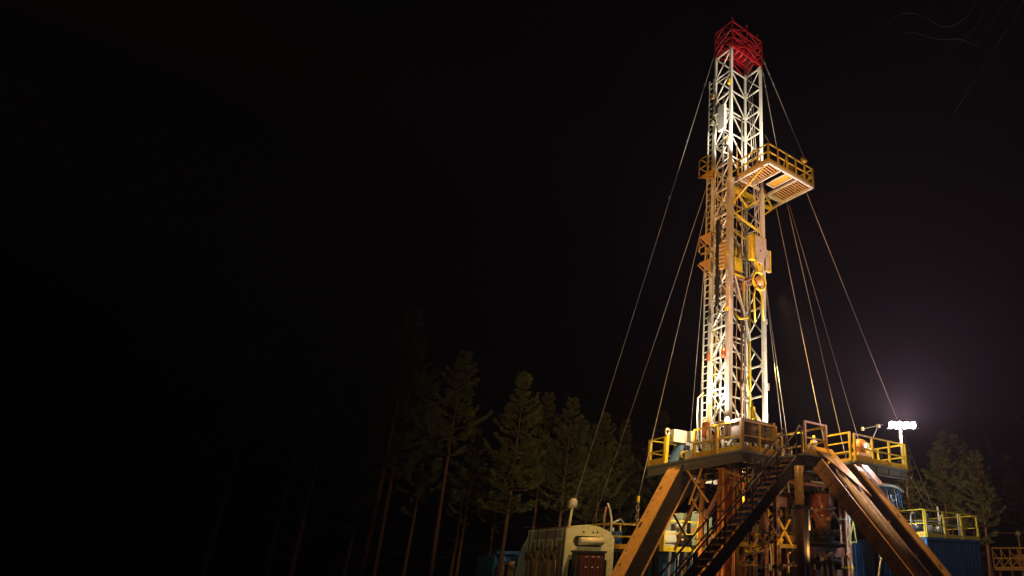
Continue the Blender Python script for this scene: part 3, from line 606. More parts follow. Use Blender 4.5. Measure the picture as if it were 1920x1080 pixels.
# ------------------------------------------------------------------ pipe ramp
pr = Thing('pipe_ramp', 'broad worn steel pipe ramp sloping down to the right from the drill floor', 'ramp', (5, -3.5, 0))
def RP(s, a, dz=0, n=0.0):   # s along the fall, a across; top edge (3.15..5.65) bottom (4.1..6.75) at eye level
    x0 = 3.0 + .95 * s; return Vector((x0 + a, -1.3 - 3.0 * s, 5.75 - 4.15 * s + dz))
SB = 1.38
nv = Vector((0, -4.15, 3.0)).normalized() * -1; nv = Vector((0, -.81, .586))
def beam(a0, a1, h0, h1, m, nm='side_beam', s0=0, label=None, par=None):
    mb = MB(); P0, P1, P2, P3 = RP(s0, a0), RP(s0, a1), RP(SB, a1), RP(SB, a0)
    mb.add([P + nv * h for h in (h0, h1) for P in (P0, P1, P2, P3)], [(3, 2, 1, 0), (4, 5, 6, 7), (0, 1, 5, 4), (1, 2, 6, 5), (2, 3, 7, 6), (3, 0, 4, 7)])
    return pr.part(nm, mb, m, label, par)
beam(0, .09, -.38, .18, ochre); beam(.09, .5, -.16, -.12, rust, 'trough')
beam(.5, 1.3, -.17, -.13, rust, 'trough'); beam(1.3, 1.36, -.2, .1, rust, 'inner_rib', .0); beam(1.36, 2.1, -.55, -.5, dark, 'dark_backing')  # dark plate added to give the open gap its shade
beam(2.1, 2.5, .12, .18, ochre, 'flange'); beam(2.5, 2.56, -.38, .2, ochre); beam(2.1, 2.14, -.5, .12, dark, 'inner_web')
mb = MB(); mb.tube([RP(0, .75) + nv * .02, RP(SB, .75) + nv * .02], .16, 14); mb.tube([RP(.12, 1.12) + nv * .02, RP(SB, 1.12) + nv * .02], .15, 14)
pr.part('guide_tube', mb, dust)  # lighter dusty colour carries the pink sheen of the tubes
mb = MB()
for k in range(9):
    s = .1 + k * .15
    c = RP(s, .3) + nv * .142; mb.bar(c - Vector((.0, .03, .042)), c + Vector((0, .03, .042)), .035, .004, up=tuple(nv))
    c = RP(s, -.002) + nv * -.1; mb.lathe(c, [(0, -.004), (.035, -.004), (.035, .004), (0, .004)], 8, 'x')
for s in (.02, .5, .95):
    c = RP(s, 2.3) + nv * .182; mb.bar(c - Vector((0, .06, .085)), c + Vector((0, .06, .085)), .1, .005, up=tuple(nv))
pr.part('bolt_holes', mb, rubber)
for k in range(10):
    a = RP(.06 + k * .13, -.02); mb = MB(); mb.bar(a + nv * .16, a + nv * -.36, .035, .03); pr.part('stiffener', mb, rust)
for k in range(4):
    a = RP(.2 + k * .3, 1.36) + nv * -.2; b = RP(.2 + k * .3, 2.12) + nv * -.2; mb = MB(); mb.bar(a, b, .09); pr.part('cross_bar', mb, ochre)
mb = MB(); mb.prism([RP(-.12, -.02) + nv * .2, RP(-.12, 1.2) + nv * .2, RP(.34, 1.4) + nv * .2, RP(.2, 1.0) + nv * .2], tuple(nv * .03)); pr.part('guide_plate', mb, orange, 'ochre wedge plate at the top of the ramp')
mb = MB(); mb.box(5.35, 6.15, -1.48, -1.42, 5.55, 5.93); mb.box(5.7, 5.78, -1.50, -1.48, 5.7, 5.78); pr.part('hinge_plate', mb, dust)
mb = MB(); mb.prism([RP(.02, 2.3) + nv * .3, RP(.02, 2.75) + nv * .3, RP(.22, 2.8) + nv * .3, RP(.22, 2.35) + nv * .3], tuple(nv * .04)); pr.part('hinge_lug', mb, ochre)

# ------------------------------------------------------------------ left raking support leg
sl = Thing('raking_strut', 'long ochre raking leg with bolt holes carrying the left end of the deck', 'support', (-3.2, 4.1, 0))
def LP(s, y, n=0): return Vector((.0 - 3.46 * s, y, 5.75 - 5.75 * s)) + Vector((-.857, 0, .516)) * n
def lbeam(y0, y1, h0, h1, m, nm):
    mb = MB(); Q = (LP(-.02, y0), LP(-.02, y1), LP(1.0, y1), LP(1.0, y0)); ln = Vector((-.857, 0, .516))
    mb.add([P + ln * h for h in (h0, h1) for P in Q], [(0, 1, 2, 3), (7, 6, 5, 4), (4, 5, 1, 0), (5, 6, 2, 1), (6, 7, 3, 2), (7, 4, 0, 3)]); sl.part(nm, mb, m)
lbeam(3.62, 3.99, -.5, -.02, ochre, 'flange'); lbeam(4.0, 4.5, -.5, .02, ochre, 'flange'); lbeam(3.55, 3.62, -.62, .0, dark, 'shaded_side_web'); lbeam(3.62, 4.45, -.55, -.5, dark, 'dark_backing'); lbeam(3.52, 3.56, -.66, -.6, ochre, 'lower_edge')  # side web coloured dark: shade of the unlit flank is in the material
mb = MB(); mb.prism([LP(.0, 3.54, -.05), LP(.0, 3.54, -1.15), LP(.25, 3.54, -.62), LP(.25, 3.54, -.05)], (0, .05, 0)); sl.part('gusset', mb, dark)
mb = MB(); ln = Vector((-.857, 0, .516))
for k in range(11):
    s = .06 + k * .085; c = LP(s, 4.3 - .06 * (k % 2), .024); r = (.04, .07, .04, .05, .12, .04)[k % 6]
    dr = Vector((-3.46, 0, -5.75)).normalized(); mb.bar(c - dr * r, c + dr * r, r * 1.2, .004, up=tuple(ln))
sl.part('bolt_holes', mb, rubber)

# ------------------------------------------------------------------ substructure below the deck
sb = Thing('substructure', 'orange lit steel columns and cross braces under the drill floor', 'substructure', (3, 2, 0))
pc = mat('orange_column_paint', (.50, .22, .06), .45, wear=.35, wearcol=(.20, .07, .03))
def pcol(x, y, w, z1=5.6, m=pc, tube=False):
    mb = MB()
    if tube: mb.tube([(x, y, 0), (x, y, z1)], w / 2, 14)
    else:
        mb.box(x - w / 2, x + w / 2, y - w / 2, y - w / 2 + .03, 0, z1); mb.box(x - w / 2, x + w / 2, y + w / 2 - .03, y + w / 2, 0, z1); mb.box(x - .02, x + .02, y - w / 2 + .03, y + w / 2 - .03, 0, z1)
    mb.box(x - w * .8, x + w * .8, y - w * .8, y + w * .8, z1 - .05, z1); sb.part('column', mb, m)
pcol(.45, 2.75, .22, 5.2, pc, True); pcol(.75, 1.75, .32); pcol(.95, 1.35, .12); pcol(2.45, 1.2, .24, 5.6, rust); pcol(2.95, 1.0, .2, 5.6, rust); pcol(1.6, 1.9, .3, 5.6, brick)
pcol(7.3, .9, .35, 5.6, rust); pcol(.4, 5.6, .2, 5.6, dark); pcol(4.4, 4.6, .3, 5.6, pc); pcol(8.8, 5.6, .3); pcol(8.9, .4, .25, 5.6, dark); pcol(5.0, 2.6, .22, 5.6, dark)
mb = MB()
for k in range(5): mb.box(.56 + k * .08, .6 + k * .08, 1.5, 1.53, .2, 5.2)
sb.part('ribs', mb, brick)
for p, q, w, m in (((.1, 3.3, 5.6), (.4, 2.3, 4.3), .07, ochre), ((.1, 2.4, 5.6), (.4, 3.5, 4.3), .06, ochre), ((.4, 3.3, 4.5), (.5, 1.9, 2.8), .06, ochre), ((.3, 1.4, 4.9), (.5, 3.0, 3.3), .08, rust),
                   ((.2, 1.2, 5.4), (1.9, .5, 4.9), .09, ochre), ((1.2, .6, 5.4), (1.2, .6, 3.8), .08, ochre), ((.6, 1.0, 4.3), (2.0, .7, 5.2), .06, rust), ((1.0, .5, 3.3), (2.4, .5, 4.8), .08, ochre),
                   ((1.0, .5, 4.8), (2.6, .6, 3.0), .06, rust), ((2.4, .5, 2.7), (3.2, .5, 3.7), .07, yellow), ((2.5, .5, 3.7), (3.3, .5, 2.7), .07, yellow), ((.5, 2.8, 3.5), (2.2, 3.0, 5.4), .07, ochre),
                   ((4.6, .5, 5.3), (7.2, .6, 5.3), .08, ochre), ((3.0, .4, 5.15), (5.4, .4, 5.15), .1, pc), ((.2, 5.6, 5.4), (.4, 3.2, 2.6), .06, dark), ((1.4, 1.6, 2.0), (3.0, 1.1, 3.9), .05, ochre), ((.3, 2.2, 2.0), (2.6, 1.0, 2.6), .09, rust)):
    mb = MB(); mb.bar(p, q, w); sb.part('brace', mb, m)
mb = MB(); mb.box(3.2, 4.6, 1.9, 2.0, 4.35, 4.75); sb.part('plate', mb, pc)
for i, (cx_, cy_) in enumerate(((.45, 2.75), (.75, 1.75), (2.45, 1.2), (2.95, 1.0), (7.3, .9), (4.4, 4.6))):
    for z in (1.9, 2.9, 3.9, 4.8):
        mb = MB(); w_ = .2; mb.box(cx_ - w_, cx_ + w_, cy_ - w_, cy_ + w_, z, z + .05); mb.box(cx_ - .05, cx_ + .05, cy_ - w_ - .06, cy_ - w_, z - .1, z + .15); sb.part('flange_plate', mb, (dark, yellow, rust, steel)[(i + int(z)) % 4])
ur = Thing('underdeck_pipework', 'criss-crossing pipes and elbows packed under the deck around the stairs', 'pipes', (2, .5, 3))
r5 = random.Random(21)
for i in range(34):
    x = r5.uniform(.2, 5.4); y = r5.uniform(-.1, 1.6); z = r5.uniform(1.7, 5.2); L5 = r5.uniform(.3, 1.3); mb = MB()
    if i % 2: mb.tube([(x, y, z), (x + .03, y, z + L5 * .5), (x + .02, y + .05, z + L5), (x + .2, y + .05, z + L5 + .08)], r5.uniform(.018, .045), 7)
    else: mb.tube([(x, y, z), (x + L5 * .5, y + r5.uniform(-.1, .1), z + r5.uniform(-.3, .3)), (x + L5, y, z + r5.uniform(-.5, .5))], r5.uniform(.015, .04), 7)
    if i % 4 == 0: mb.lathe((x, y, z), [(0, -.07), (.09, -.06), (.09, .06), (0, .07)], 10)
    ur.part('pipe', mb, (dark, ochre, rust, rubber, cream, rust, yellow, dark, steel)[i % 9])
t = Thing('riser_pipe', 'upright ochre pipe with a dark collar in front of the cellar, right of the stairs', 'pipe', (1.9, -.35, 0))
mb = MB(); mb.tube([(1.95, -1.15, 3.9), (1.95, -1.15, 5.5)], .17, 18); t.part('upper_pipe', mb, ochre)
mb = MB(); mb.tube([(1.95, -1.15, 0), (1.95, -1.15, 3.9)], .165, 18); t.part('lower_pipe', mb, rust)
mb = MB(); mb.lathe((1.95, -1.15, 3.9), [(.17, 0), (.26, .02), (.26, .14), (.18, .16)], 18); mb.lathe((2.3, -1.0, 0), [(0, 0), (.2, 0), (.2, 3.95), (.17, 4.0), (0, 4.0)], 16); t.part('collar', mb, dark)
mb = MB(); mb.tube([(2.62, -1.0, 3.2), (2.62, -1.0, 3.95)], .045); t.part('white_rod', mb, white)

# working platform under the deck, with its own yellow rails
t = Thing('cellar_walkway', 'yellow edged walkway crossing behind the columns under the drill floor', 'walkway', (3, 2, 2.6))
mb = MB(); mb.box(1.0, 5.6, 1.45, 1.52, 2.66, 2.82); mb.box(1.0, 5.6, 1.52, 2.4, 2.70, 2.74); t.part('floor', mb, yellow)
mb = MB(); mb.bar((1.0, 1.5, 2.0), (4.8, 1.5, 2.0), .06); mb.bar((3.2, 1.5, 0), (3.2, 1.5, 2.66), .09); mb.bar((2.0, 1.5, 2.0), (2.6, 1.5, 2.66), .06); t.part('leg', mb, ochre)
guard_rail((4.6, 2.6), (5.8, 2.6), 3.0, 'yellow guard rail seen under the deck left of the orange preventer', yellow, 1.1, 2, 2, .22, .05, .05)
guard_rail((3.9, 2.0), (3.9, 3.6), 2.75, 'yellow guard rail running back along the walkway under the deck', yellow, 1.05, 3, 1, None, .05, .045)

# blowout preventer
bp = Thing('blowout_preventer', 'glossy orange brown preventer stack standing under the drill floor', 'preventer', (6.0, 1.1, 0))
c = (6.0, 1.1, 0)
mb = MB(); mb.lathe(c, [(0, 4.95), (.42, 4.95), (.5, 4.9), (.52, 4.82), (.53, 4.25), (.50, 4.22)], 36); bp.part('annular_body', mb, brick)
mb = MB(); mb.lathe(c, [(.50, 4.22), (.53, 4.19), (.53, 3.95), (.5, 3.92)], 36); bp.part('lower_ring', mb, brick)
mb = MB(); mb.lathe(c, [(.4, 3.92), (.4, 3.85), (.33, 3.8), (.33, 3.45), (.45, 3.4)], 32); bp.part('neck', mb, mat('ochre_neck_paint', (.45, .19, .05), .35, wear=.2))
mb = MB(); mb.lathe(c, [(.45, 3.4), (.75, 3.38), (.75, 3.28), (.5, 3.25), (.5, 3.0), (.68, 2.95), (.68, 2.8), (.4, 2.75), (.4, 2.3), (.7, 2.25), (.7, 2.1), (.4, 2.05), (.4, 0)], 32); bp.part('flange_stack', mb, dark)
mb = MB(); mb.box(4.95, 7.05, .8, 1.4, 2.35, 2.72); mb.box(5.1, 6.9, .85, 1.35, 1.5, 1.85); bp.part('ram_body', mb, mat('dark_rust', (.13, .045, .03), .4))
for i in range(12):
    a = i * math.pi / 6; mb = MB(); x, y = 6 + .64 * math.cos(a), 1.1 + .64 * math.sin(a); mb.lathe((x, y, 3.24), [(0, 0), (.035, 0), (.035, .2), (0, .2)], 8); bp.part('bolt', mb, ochre)
mb = MB()
for x in (5.75, 6.3): mb.tube([(x, .9, 4.9), (x, .85, 5.1), (x + .12, .85, 5.15), (x + .2, .9, 4.95)], .03)
bp.part('lifting_eye', mb, yellow)
for k, (x, y) in enumerate(((5.2, .3), (5.05, .45), (5.45, .2), (6.75, .3))):
    t = MB(); t.tube([(x, y, 0), (x, y, 1.9), (x + .05, y + .1, 2.3), (x + .25, y + .4, 2.5)], .05)
    single('choke_hose', t, (ochre, rope, ochre, brick)[k], ('rope-thin ochre hose rising left of the preventer stack', 'pale hose rising farthest left beside the preventer stack', 'ochre hose rising directly before the preventer stack', 'brown hose rising right of the preventer stack')[k], 'hose', 'hoses at the preventer')
t = Thing('ladder', 'yellow-green folding ladder leaning between preventer and ramp', 'ladder', (7.0, 1.0, 0))
mb = MB(); mb.bar((6.75, .3, 2.9), (7.15, .3, 3.9), .05); mb.bar((7.25, .3, 2.9), (7.1, .3, 3.9), .05); mb.bar((6.7, .3, 2.95), (7.3, .3, 2.95), .04); t.part('frame', mb, mat('dull_olive_paint', (.16, .14, .03), .5, wear=.3))
t = Thing('valve', 'pipe with valve handwheel standing before the blue tank wall', 'valve', (7.4, -.9, 0))
mb = MB(); mb.tube([(7.4, -.6, 0), (7.45, -.6, 1.6), (7.7, -.6, 2.3), (7.75, -.6, 2.4)], .05); t.part('pipe_body', mb, ochre)
mb = MB(); mb.lathe((7.72, -.6, 2.35), [(.13, -.02), (.16, 0), (.13, .02), (.1, 0), (.13, -.02)], 18, 'y'); mb.bar((7.6, -.6, 2.35), (7.84, -.6, 2.35), .02); t.part('handwheel', mb, steel)
# loose lights, hoses and brackets hanging from the joists
for i, (x, y, z, l, m) in enumerate(((3.9, 1.2, 5.55, .7, white), (4.7, 1.2, 5.55, .8, steel), (4.95, 1.3, 5.55, .9, steel))):
    mb = MB(); mb.tube([(x, y, z), (x + .03, y, z - l * .6), (x + .08, y, z - l)], .035)
    single('hanging_hose', mb, m, ('short white hose hanging from the deck beams right of the stairs', 'pale hose hanging from the deck beams, left one beside the preventer', 'pale hose hanging from the deck beams, right one beside the preventer')[i], 'hose', 'hoses hanging under the deck')
t = Thing('tube_light', 'small white tube light fixed under the deck above the preventer', 'lamp', (5.2, .0, 5.4))
mb = MB(); mb.box(5.1, 5.5, .22, .3, 5.42, 5.5); t.part('tube', mb, emit('tube_glow', (1, .97, .9), 1.6))

# ------------------------------------------------------------------ hanging blue tarpaulin/hose bundle at right
t = Thing('hose_rack', 'rack of hanging blue and silver hoses under the right end of the deck', 'rack', (8.3, -.3, 3.9))
mb = MB(); mb.tube([(6.9, -1.0, 5.2), (7.4, -1.05, 5.28), (8.2, -1.1, 5.3), (8.7, -1.1, 5.25), (9.1, -1.1, 5.1)], .07); t.part('rail', mb, glass)
for i in range(9):
    x = 7.2 + i * .2; l = .5 + .35 * rnd.random(); mb = MB(); mb.tube([(x, -1.05, 5.22), (x + .03, -1.08, 5.1), (x + .08 + .05 * rnd.random(), -1.1, 5.2 - l), (x + .2, -1.1, 5.15 - l * 1.05)], .03); t.part('hose', mb, blue if i % 3 else steel)
mb = MB(); mb.tube([(8.2 + .22 * math.cos(a), -1.15, 4.95 + .3 * math.sin(a)) for a in [R(d) for d in range(-180, 1, 20)]], .035); t.part('loop', mb, steel)
mb = MB(); mb.box(7.0, 7.5, -.9, -.4, 3.6, 4.5); mb.tube([(7.15, -1.0, 5.05), (7.25, -1.0, 4.8), (7.2, -1.0, 4.5), (7.0, -1.0, 4.4)], .06); t.part('pump', mb, blue)
t = Thing('hook_and_chain', 'brown chain and hook hanging from the far right corner of the deck', 'chain', (9.0, -1.2, 4.9))
mb = MB(); mb.tube([(9.05, -1.35, 5.6), (9.05, -1.35, 5.2), (9.0, -1.35, 5.0), (9.05, -1.35, 4.8)], .035); t.part('chain', mb, rust)
t = Thing('shaker_hopper', 'yellow-green hopper on legs left of the tank railings', 'hopper', (8.5, -.5, 3.2))
mb = MB(); mb.prism([(7.7, -.9, 4.35), (9.0, -.9, 4.35), (8.7, -.9, 3.85), (8.0, -.9, 3.85)], (0, .8, 0)); t.part('tray', mb, mat('olive_yellow_paint', (.38, .36, .05), .5, wear=.3))
mb = MB()
for x in (7.9, 8.75): mb.bar((x, -.85, 3.2), (x, -.85, 3.9), .06); mb.bar((x, -.2, 3.2), (x, -.2, 3.9), .06)
t.part('leg', mb, yellow)
mb = MB(); mb.box(8.0, 9.3, -.7, .3, 4.45, 4.95); t.part('housing', mb, dark)
mb = MB(); mb.tube([(8.35, -.85, 4.35), (8.35, -.85, 4.6), (8.5, -.85, 4.7), (8.6, -.85, 4.6), (8.6, -.85, 4.35)], .05); t.part('handle', mb, rust)

# ------------------------------------------------------------------ right tank
tk = Thing('mud_tank', 'large blue corrugated tank with yellow walkway edge at the right', 'tank', (11.6, 0, 0))
X0, X1, Y0, Y1, ZK = 9.3, 13.95, -1.9, 2.1, 3.16
def corr(p, q, z0, z1, out, nm, m, step=.34):
    mb = MB(); p, q, out = Vector((*p, 0)), Vector((*q, 0)), Vector((*out, 0)); L_ = (q - p).length; d = (q - p) / L_; k = int(L_ / step)
    pts = []
    for i in range(k):
        a = i * L_ / k; w = L_ / k; pts += [(a, 0), (a + w * .35, 0), (a + w * .5, .045), (a + w * .85, .045)]
    pts.append((L_, 0)); vs = []
    for a, o in pts:
        b = p + d * a + out * o; vs += [(b.x, b.y, z0), (b.x, b.y, z1)]
    mb.add(vs, [(2 * i, 2 * i + 2, 2 * i + 3, 2 * i + 1) for i in range(len(pts) - 1)]); tk.part(nm, mb, m)
corr((X0, Y0), (X0, Y1), .4, ZK - .12, (-1, 0), 'side_wall', blue); corr((X0, Y0), (X1, Y0), .4, ZK - .12, (0, -1), 'front_wall', dkblue)  # front wall's shade is in its darker blue, side wall has the lit blue
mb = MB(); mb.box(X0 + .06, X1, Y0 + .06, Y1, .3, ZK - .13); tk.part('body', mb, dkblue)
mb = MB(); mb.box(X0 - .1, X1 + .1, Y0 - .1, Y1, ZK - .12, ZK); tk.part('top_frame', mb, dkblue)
mb = MB(); mb.bar((X0 - .06, Y0 - .05, .35), (X0 - .06, Y0 - .05, ZK - .12), .1); mb.bar((X0 - .07, -.9, .4), (X0 - .07, -.9, 3.0), .07); mb.bar((X0 - .07, .3, .4), (X0 - .07, .3, 3.0), .06); mb.bar((X0 - .08, 1.6, 2.3), (X0 - .08, -.9, 2.3), .05); tk.part('rib', mb, blue)
mb = MB(); mb.tube([(X0 - .15, .6, 2.4), (X0 - .2, .5, 2.85), (X0 - .2, .2, 2.95), (X0 - .2, -.1, 2.8), (X0 - .15, -.3, 2.6)], .035); mb.bar((12.1, Y0 - .1, 2.3), (12.3, Y0 - .1, 2.75), .05); tk.part('pipe_bend', mb, dkblue)
guard_rail((9.35, -1.95), (13.9, -1.95), ZK, 'yellow guard rail along the front of the blue tank roof', yellow, 1.12, 4, 1, .16, .085, .05)
guard_rail((13.95, -1.9), (13.95, 2.0), ZK, 'yellow guard rail across the far right end of the blue tank roof', yellow, 1.12, 3, 1, None, .07, .05)
guard_rail((9.3, -1.9), (9.3, 1.2), ZK, 'yellow guard rail on the left side of the blue tank roof, next to the ramp', yellow, 1.15, 3, 1, .22, .07, .05)
t = Thing('agitator_row', 'row of white motors and bent pipes on the blue tank roof', 'machinery', (11.5, -.6, ZK))
for i, x in enumerate((9.9, 10.9, 11.9, 12.9)):
    mb = MB(); mb.lathe((x, -.5, ZK + .5), [(0, -.25), (.17, -.25), (.19, -.1), (.19, .2), (.1, .28), (0, .28)], 16, 'x'); mb.box(x - .2, x + .2, -.7, -.3, ZK, ZK + .3); t.part('motor', mb, steel if i % 2 else white)
mb = MB()
for x in (10.0, 11.1, 12.5): mb.tube([(x - .15, -.9, ZK + .3), (x - .15, -.9, ZK + .95), (x - .02, -.9, ZK + 1.12), (x + .15, -.9, ZK + 1.1), (x + .2, -.9, ZK + .85)], .045)
mb.tube([(10, -.9, ZK + .75), (13, -.9, ZK + .85)], .03); mb.tube([(13.1, -.4, ZK), (13.1, -.4, ZK + 1.6)], .05); mb.tube([(13.5, -1.2, ZK), (13.5, -1.2, ZK + 1.0), (13.45, -1.2, ZK + 1.2)], .05); t.part('pipe', mb, white)
mb = MB(); mb.box(9.8, 13.0, .0, .9, ZK, ZK + .6); t.part('cover', mb, dust)

# ------------------------------------------------------------------ far right structure
t = Thing('far_gantry', 'dim ochre railed gantry at the far right edge', 'gantry', (22.5, .5, 0))
mb = MB()
def U(u, z, o=0): return Vector((21.6, 1.35, z)) + Vector((1.36, -1.31, 0)).normalized() * u + Vector((0, 0, 0)) + Vector((.7, .7, 0)) * o
for z in (2.05, 2.55, 3.1): mb.bar(U(0, z), U(5, z), .07)
for i in range(10): mb.bar(U(i * .5, 2.05), U(i * .5, 3.1), .05); mb.bar(U(i * .5, 2.05), U(i * .5 + .5, 2.55), .04); mb.bar(U(i * .5 + .5, 2.1), U(i * .5, 3.0), .035)
t.part('railing', mb, orange)
mb = MB(); mb.bar(U(0, 1.95, .3), U(5, 1.95, .3), .9, .12); mb.bar(U(1.4, 2.5, .5), U(5, 2.6, .5), .3, .5); t.part('floor', mb, ochre)
mb = MB()
for u in (.2, .9, 1.5, 2.1, 2.9, 4): mb.bar(U(u, 0), U(u + .1, 1.9), .07)
t.part('leg', mb, ochre)
t = Thing('yard_lamp', 'small pale lamp head on a thin pole above the ochre gantry', 'lamp', (23, 0, 0))
mb = MB(); mb.bar(U(2.0, 0, .6), U(1.85, 3.9, .6), .07); mb.tube([U(1.85, 3.95, .6), U(.2, 3.98, .6)], .015); t.part('pole', mb, ochre)
mb = MB(); mb.lathe(U(1.85, 3.9, .6), [(0, -.1), (.13, -.08), (.15, .05), (.05, .15), (0, .16)], 12); t.part('head', mb, cream)
spot('gantry_light', (18.5, -5.5, 6.5), (22.5, .4, 2.4), 340, (1, .6, .2), 40)

# ------------------------------------------------------------------ left cabin (power unit housing)
pu = Thing('power_unit_housing', 'pale green arched engine housing with a long oval opening at lower left', 'housing', (-2.0, 8.4, 0))
x0, x1, y0, y1 = -3.4, -1.15, 6.4, 9.6
arch = [(x0, 2.2), (x0, 3.38), (x0 + .35, 3.46), (x0 + .9, 3.52), (x0 + 1.5, 3.46), (x0 + 2.0, 3.28), (x1, 3.02), (x1, 2.2)]
mb = MB(); mb.prism([(x, y0 + .06, z) for x, z in arch], (0, y1 - y0 - .06, 0)); pu.part('shell', mb, sage)
# front panel with an oblong opening: strips round the hole
mb = MB(); hx0, hx1, hz0, hz1 = x0 + .3, x1 - .55, 2.68, 3.08
def topz(x):
    for (a, za), (b, zb) in zip(arch[1:-1], arch[2:-1]):
        if a <= x <= b: return za + (zb - za) * (x - a) / (b - a)
    return arch[-2][1]
N = 30; xs = [x0 + (x1 - x0) * i / N for i in range(N + 1)]
def hole(x):
    r = (hz1 - hz0) / 2; zc = (hz0 + hz1) / 2; 
    if x <= hx0 or x >= hx1: return None
    e = min(x - hx0, hx1 - x); h = r if e >= r else math.sqrt(max(r * r - (r - e) ** 2, 0)); return zc - h, zc + h
for a, b in zip(xs[:-1], xs[1:]):
    ha, hb = hole(a), hole(b); zc = (hz0 + hz1) / 2; ha = ha or (zc, zc); hb = hb or (zc, zc)
    for y in (y0,):
        mb.prism([(a, y, 2.2), (b, y, 2.2), (b, y, hb[0]), (a, y, ha[0])], (0, .05, 0)); mb.prism([(a, y, ha[1]), (b, y, hb[1]), (b, y, topz(b)), (a, y, topz(a))], (0, .05, 0))
pu.part('front_panel', mb, sage)
mb = MB(); mb.tube([(hx0 + .28, y0 - .02, 2.88), (hx1 - .05, y0 - .02, 2.9)], .15, 18); pu.part('window_tube', mb, cream, 'pale rounded cylinder filling the long oval opening')
mb = MB(); mb.box(hx0, hx1, y0 + .052, y0 + .058, hz0, hz1); pu.part('recess', mb, rubber)
mb = MB(); mb.box(x0 + .0, x0 + .2, y0, y0 + .06, 0, 2.2); pu.part('corner_post', mb, sage); mb = MB(); mb.box(x1 - .3, x1, y0, y0 + .06, 1.2, 2.2); pu.part('corner_post', mb, sage)
mb = MB(); mb.prism([(x0 - .04, y0, 1.0), (x0 - .04, y0, 3.36), (x0 - .04, y1 - .3, 3.36), (x0 - .04, y1 + .35, 2.7), (x0 - .04, y1 + .9, 1.0)], (.03, 0, 0)); pu.part('side_panel', mb, sage)
mb = MB(); mb.box(x0 - .06, x0 - .045, y0 + .3, y1 - .6, 3.0, 3.3); pu.part('side_upper_panel', mb, dust)
for i in range(8):
    y = y0 + .2 + i * .35; mb = MB(); mb.box(x0 - .12, x0 - .06, y, y + .2, 1.2, 2.9 - .25 * (i % 2)); pu.part('louvre_door', mb, (rust, dust, ochre)[i % 3])
mb = MB()
for y in (y0 + .2, y0 + 1.1, y0 + 2): mb.tube([(x0 - .18, y, 1.0), (x0 - .2, y + .1, 2.2), (x0 - .18, y + .5, 2.5), (x0 - .15, y + .7, 2.2)], .035)
pu.part('pipe', mb, ochre)
for i in range(5):
    y = y0 + .1 + i * .7; mb = MB(); mb.bar((x0 - .05, y, 1.1), (x0 - .05, y, 3.34), .05, .03); pu.part('seam', mb, dark)
for i in range(4):
    y = y0 + .5 + i * .7; mb = MB(); mb.box(x0 - .17, x0 - .12, y, y + .12, 2.55 - .3 * (i % 2), 2.68 - .3 * (i % 2)); mb.tube([(x0 - .15, y + .3, 2.2), (x0 - .19, y + .3, 2.5), (x0 - .15, y + .45, 2.7)], .025); pu.part('latch', mb, rubber)
mb = MB()
for k in range(5): mb.box(x0 + .25 + k * .38, x0 + .28 + k * .38, y0 - .012, y0, 2.5, 2.53)
for k in range(4): mb.box(x1 - .18, x1 - .15, y0 - .012, y0, 1.5 + k * .35, 1.53 + k * .35)
pu.part('rivets', mb, dark)
mb = MB(); mb.bar((x0, y0 - .02, 3.40), (x0, y1 - .6, 3.40), .1, .05); pu.part('roof_edge', mb, rust)
mb = MB()
for x in (x0 + .75, x0 + 1.2, x0 + 1.4): mb.lathe((x, y0 - .01, 3.24), [(0, 0), (.04, 0), (.04, .02), (0, .02)], 10, 'y')
pu.part('vent_holes', mb, rubber)
rd = Thing('radiator', 'dark red-brown radiator standing in front of the pale green housing', 'radiator', (-2.5, 6.0, 0))
mb = MB(); mb.box(-3.15, -1.8, 6.02, 6.3, .2, 2.45); mb.box(-3.2, -1.75, 5.98, 6.34, 2.45, 2.52); rd.part('frame', mb, rubber)
mb = MB(); mb.box(-3.0, -1.95, 5.96, 6.02, .4, 2.35)
for i in range(7): mb.box(-2.95 + i * .15, -2.91 + i * .15, 5.93, 5.96, .5, 2.25)
rd.part('core', mb, mat('maroon_paint', (.07, .016, .012), .5, wear=.2))
mb = MB()
for x in (-2.75, -2.45, -2.2):
    for z in (2.28, 1.9): mb.box(x, x + .07, 5.92, 5.95, z, z + .03)
rd.part('bolts', mb, cream)
lp = Thing('cowl_lamp', 'pale rounded lamp head on a short pole above the green housing roof', 'lamp', (-2.75, 8.0, 3.4))
mb = MB(); mb.tube([(-2.57, 7.7, 3.45), (-2.53, 7.7, 4.1), (-2.48, 7.7, 4.3)], .05); lp.part('pole', mb, cream)
mb = MB(); mb.lathe((-2.48, 7.7, 4.3), [(.02, -.03), (.15, -.02), (.18, .1), (.17, .24), (.1, .33), (0, .36)], 18); lp.part('head', mb, glass)
mb = MB(); mb.box(-2.7, -2.6, 7.62, 7.8, 4.24, 4.55); lp.part('bracket', mb, dust)
bc = Thing('blue_skid_unit', 'low blue machinery skid beyond the pale green housing at lower left', 'skid', (-2, 15, 0))
mb = MB(); mb.box(-2.7, -2.62, 14.0, 14.3, 0, 2.7); mb.box(-2.7, .2, 14.0, 14.1, 2.55, 2.7); mb.box(-1.5, -1.4, 13.98, 14.1, 0, 2.55); mb.box(-2.62, .2, 14.4, 16, 0, 2.5); bc.part('frame', mb, blue)
mb = MB()
for i in range(5): mb.box(-2.4 + i * .5, -2.1 + i * .5, 14.05, 14.35, 1.2 + .3 * (i % 2), 2.0 + .25 * (i % 3))
mb.tube([(-2.5, 14.0, 1.7), (-2.1, 13.95, 2.2), (-1.6, 13.95, 1.9)], .05); mb.tube([(-1.2, 14.0, 1.2), (-.9, 13.95, 2.1), (-.4, 13.95, 2.0)], .05); bc.part('engine', mb, ochre)

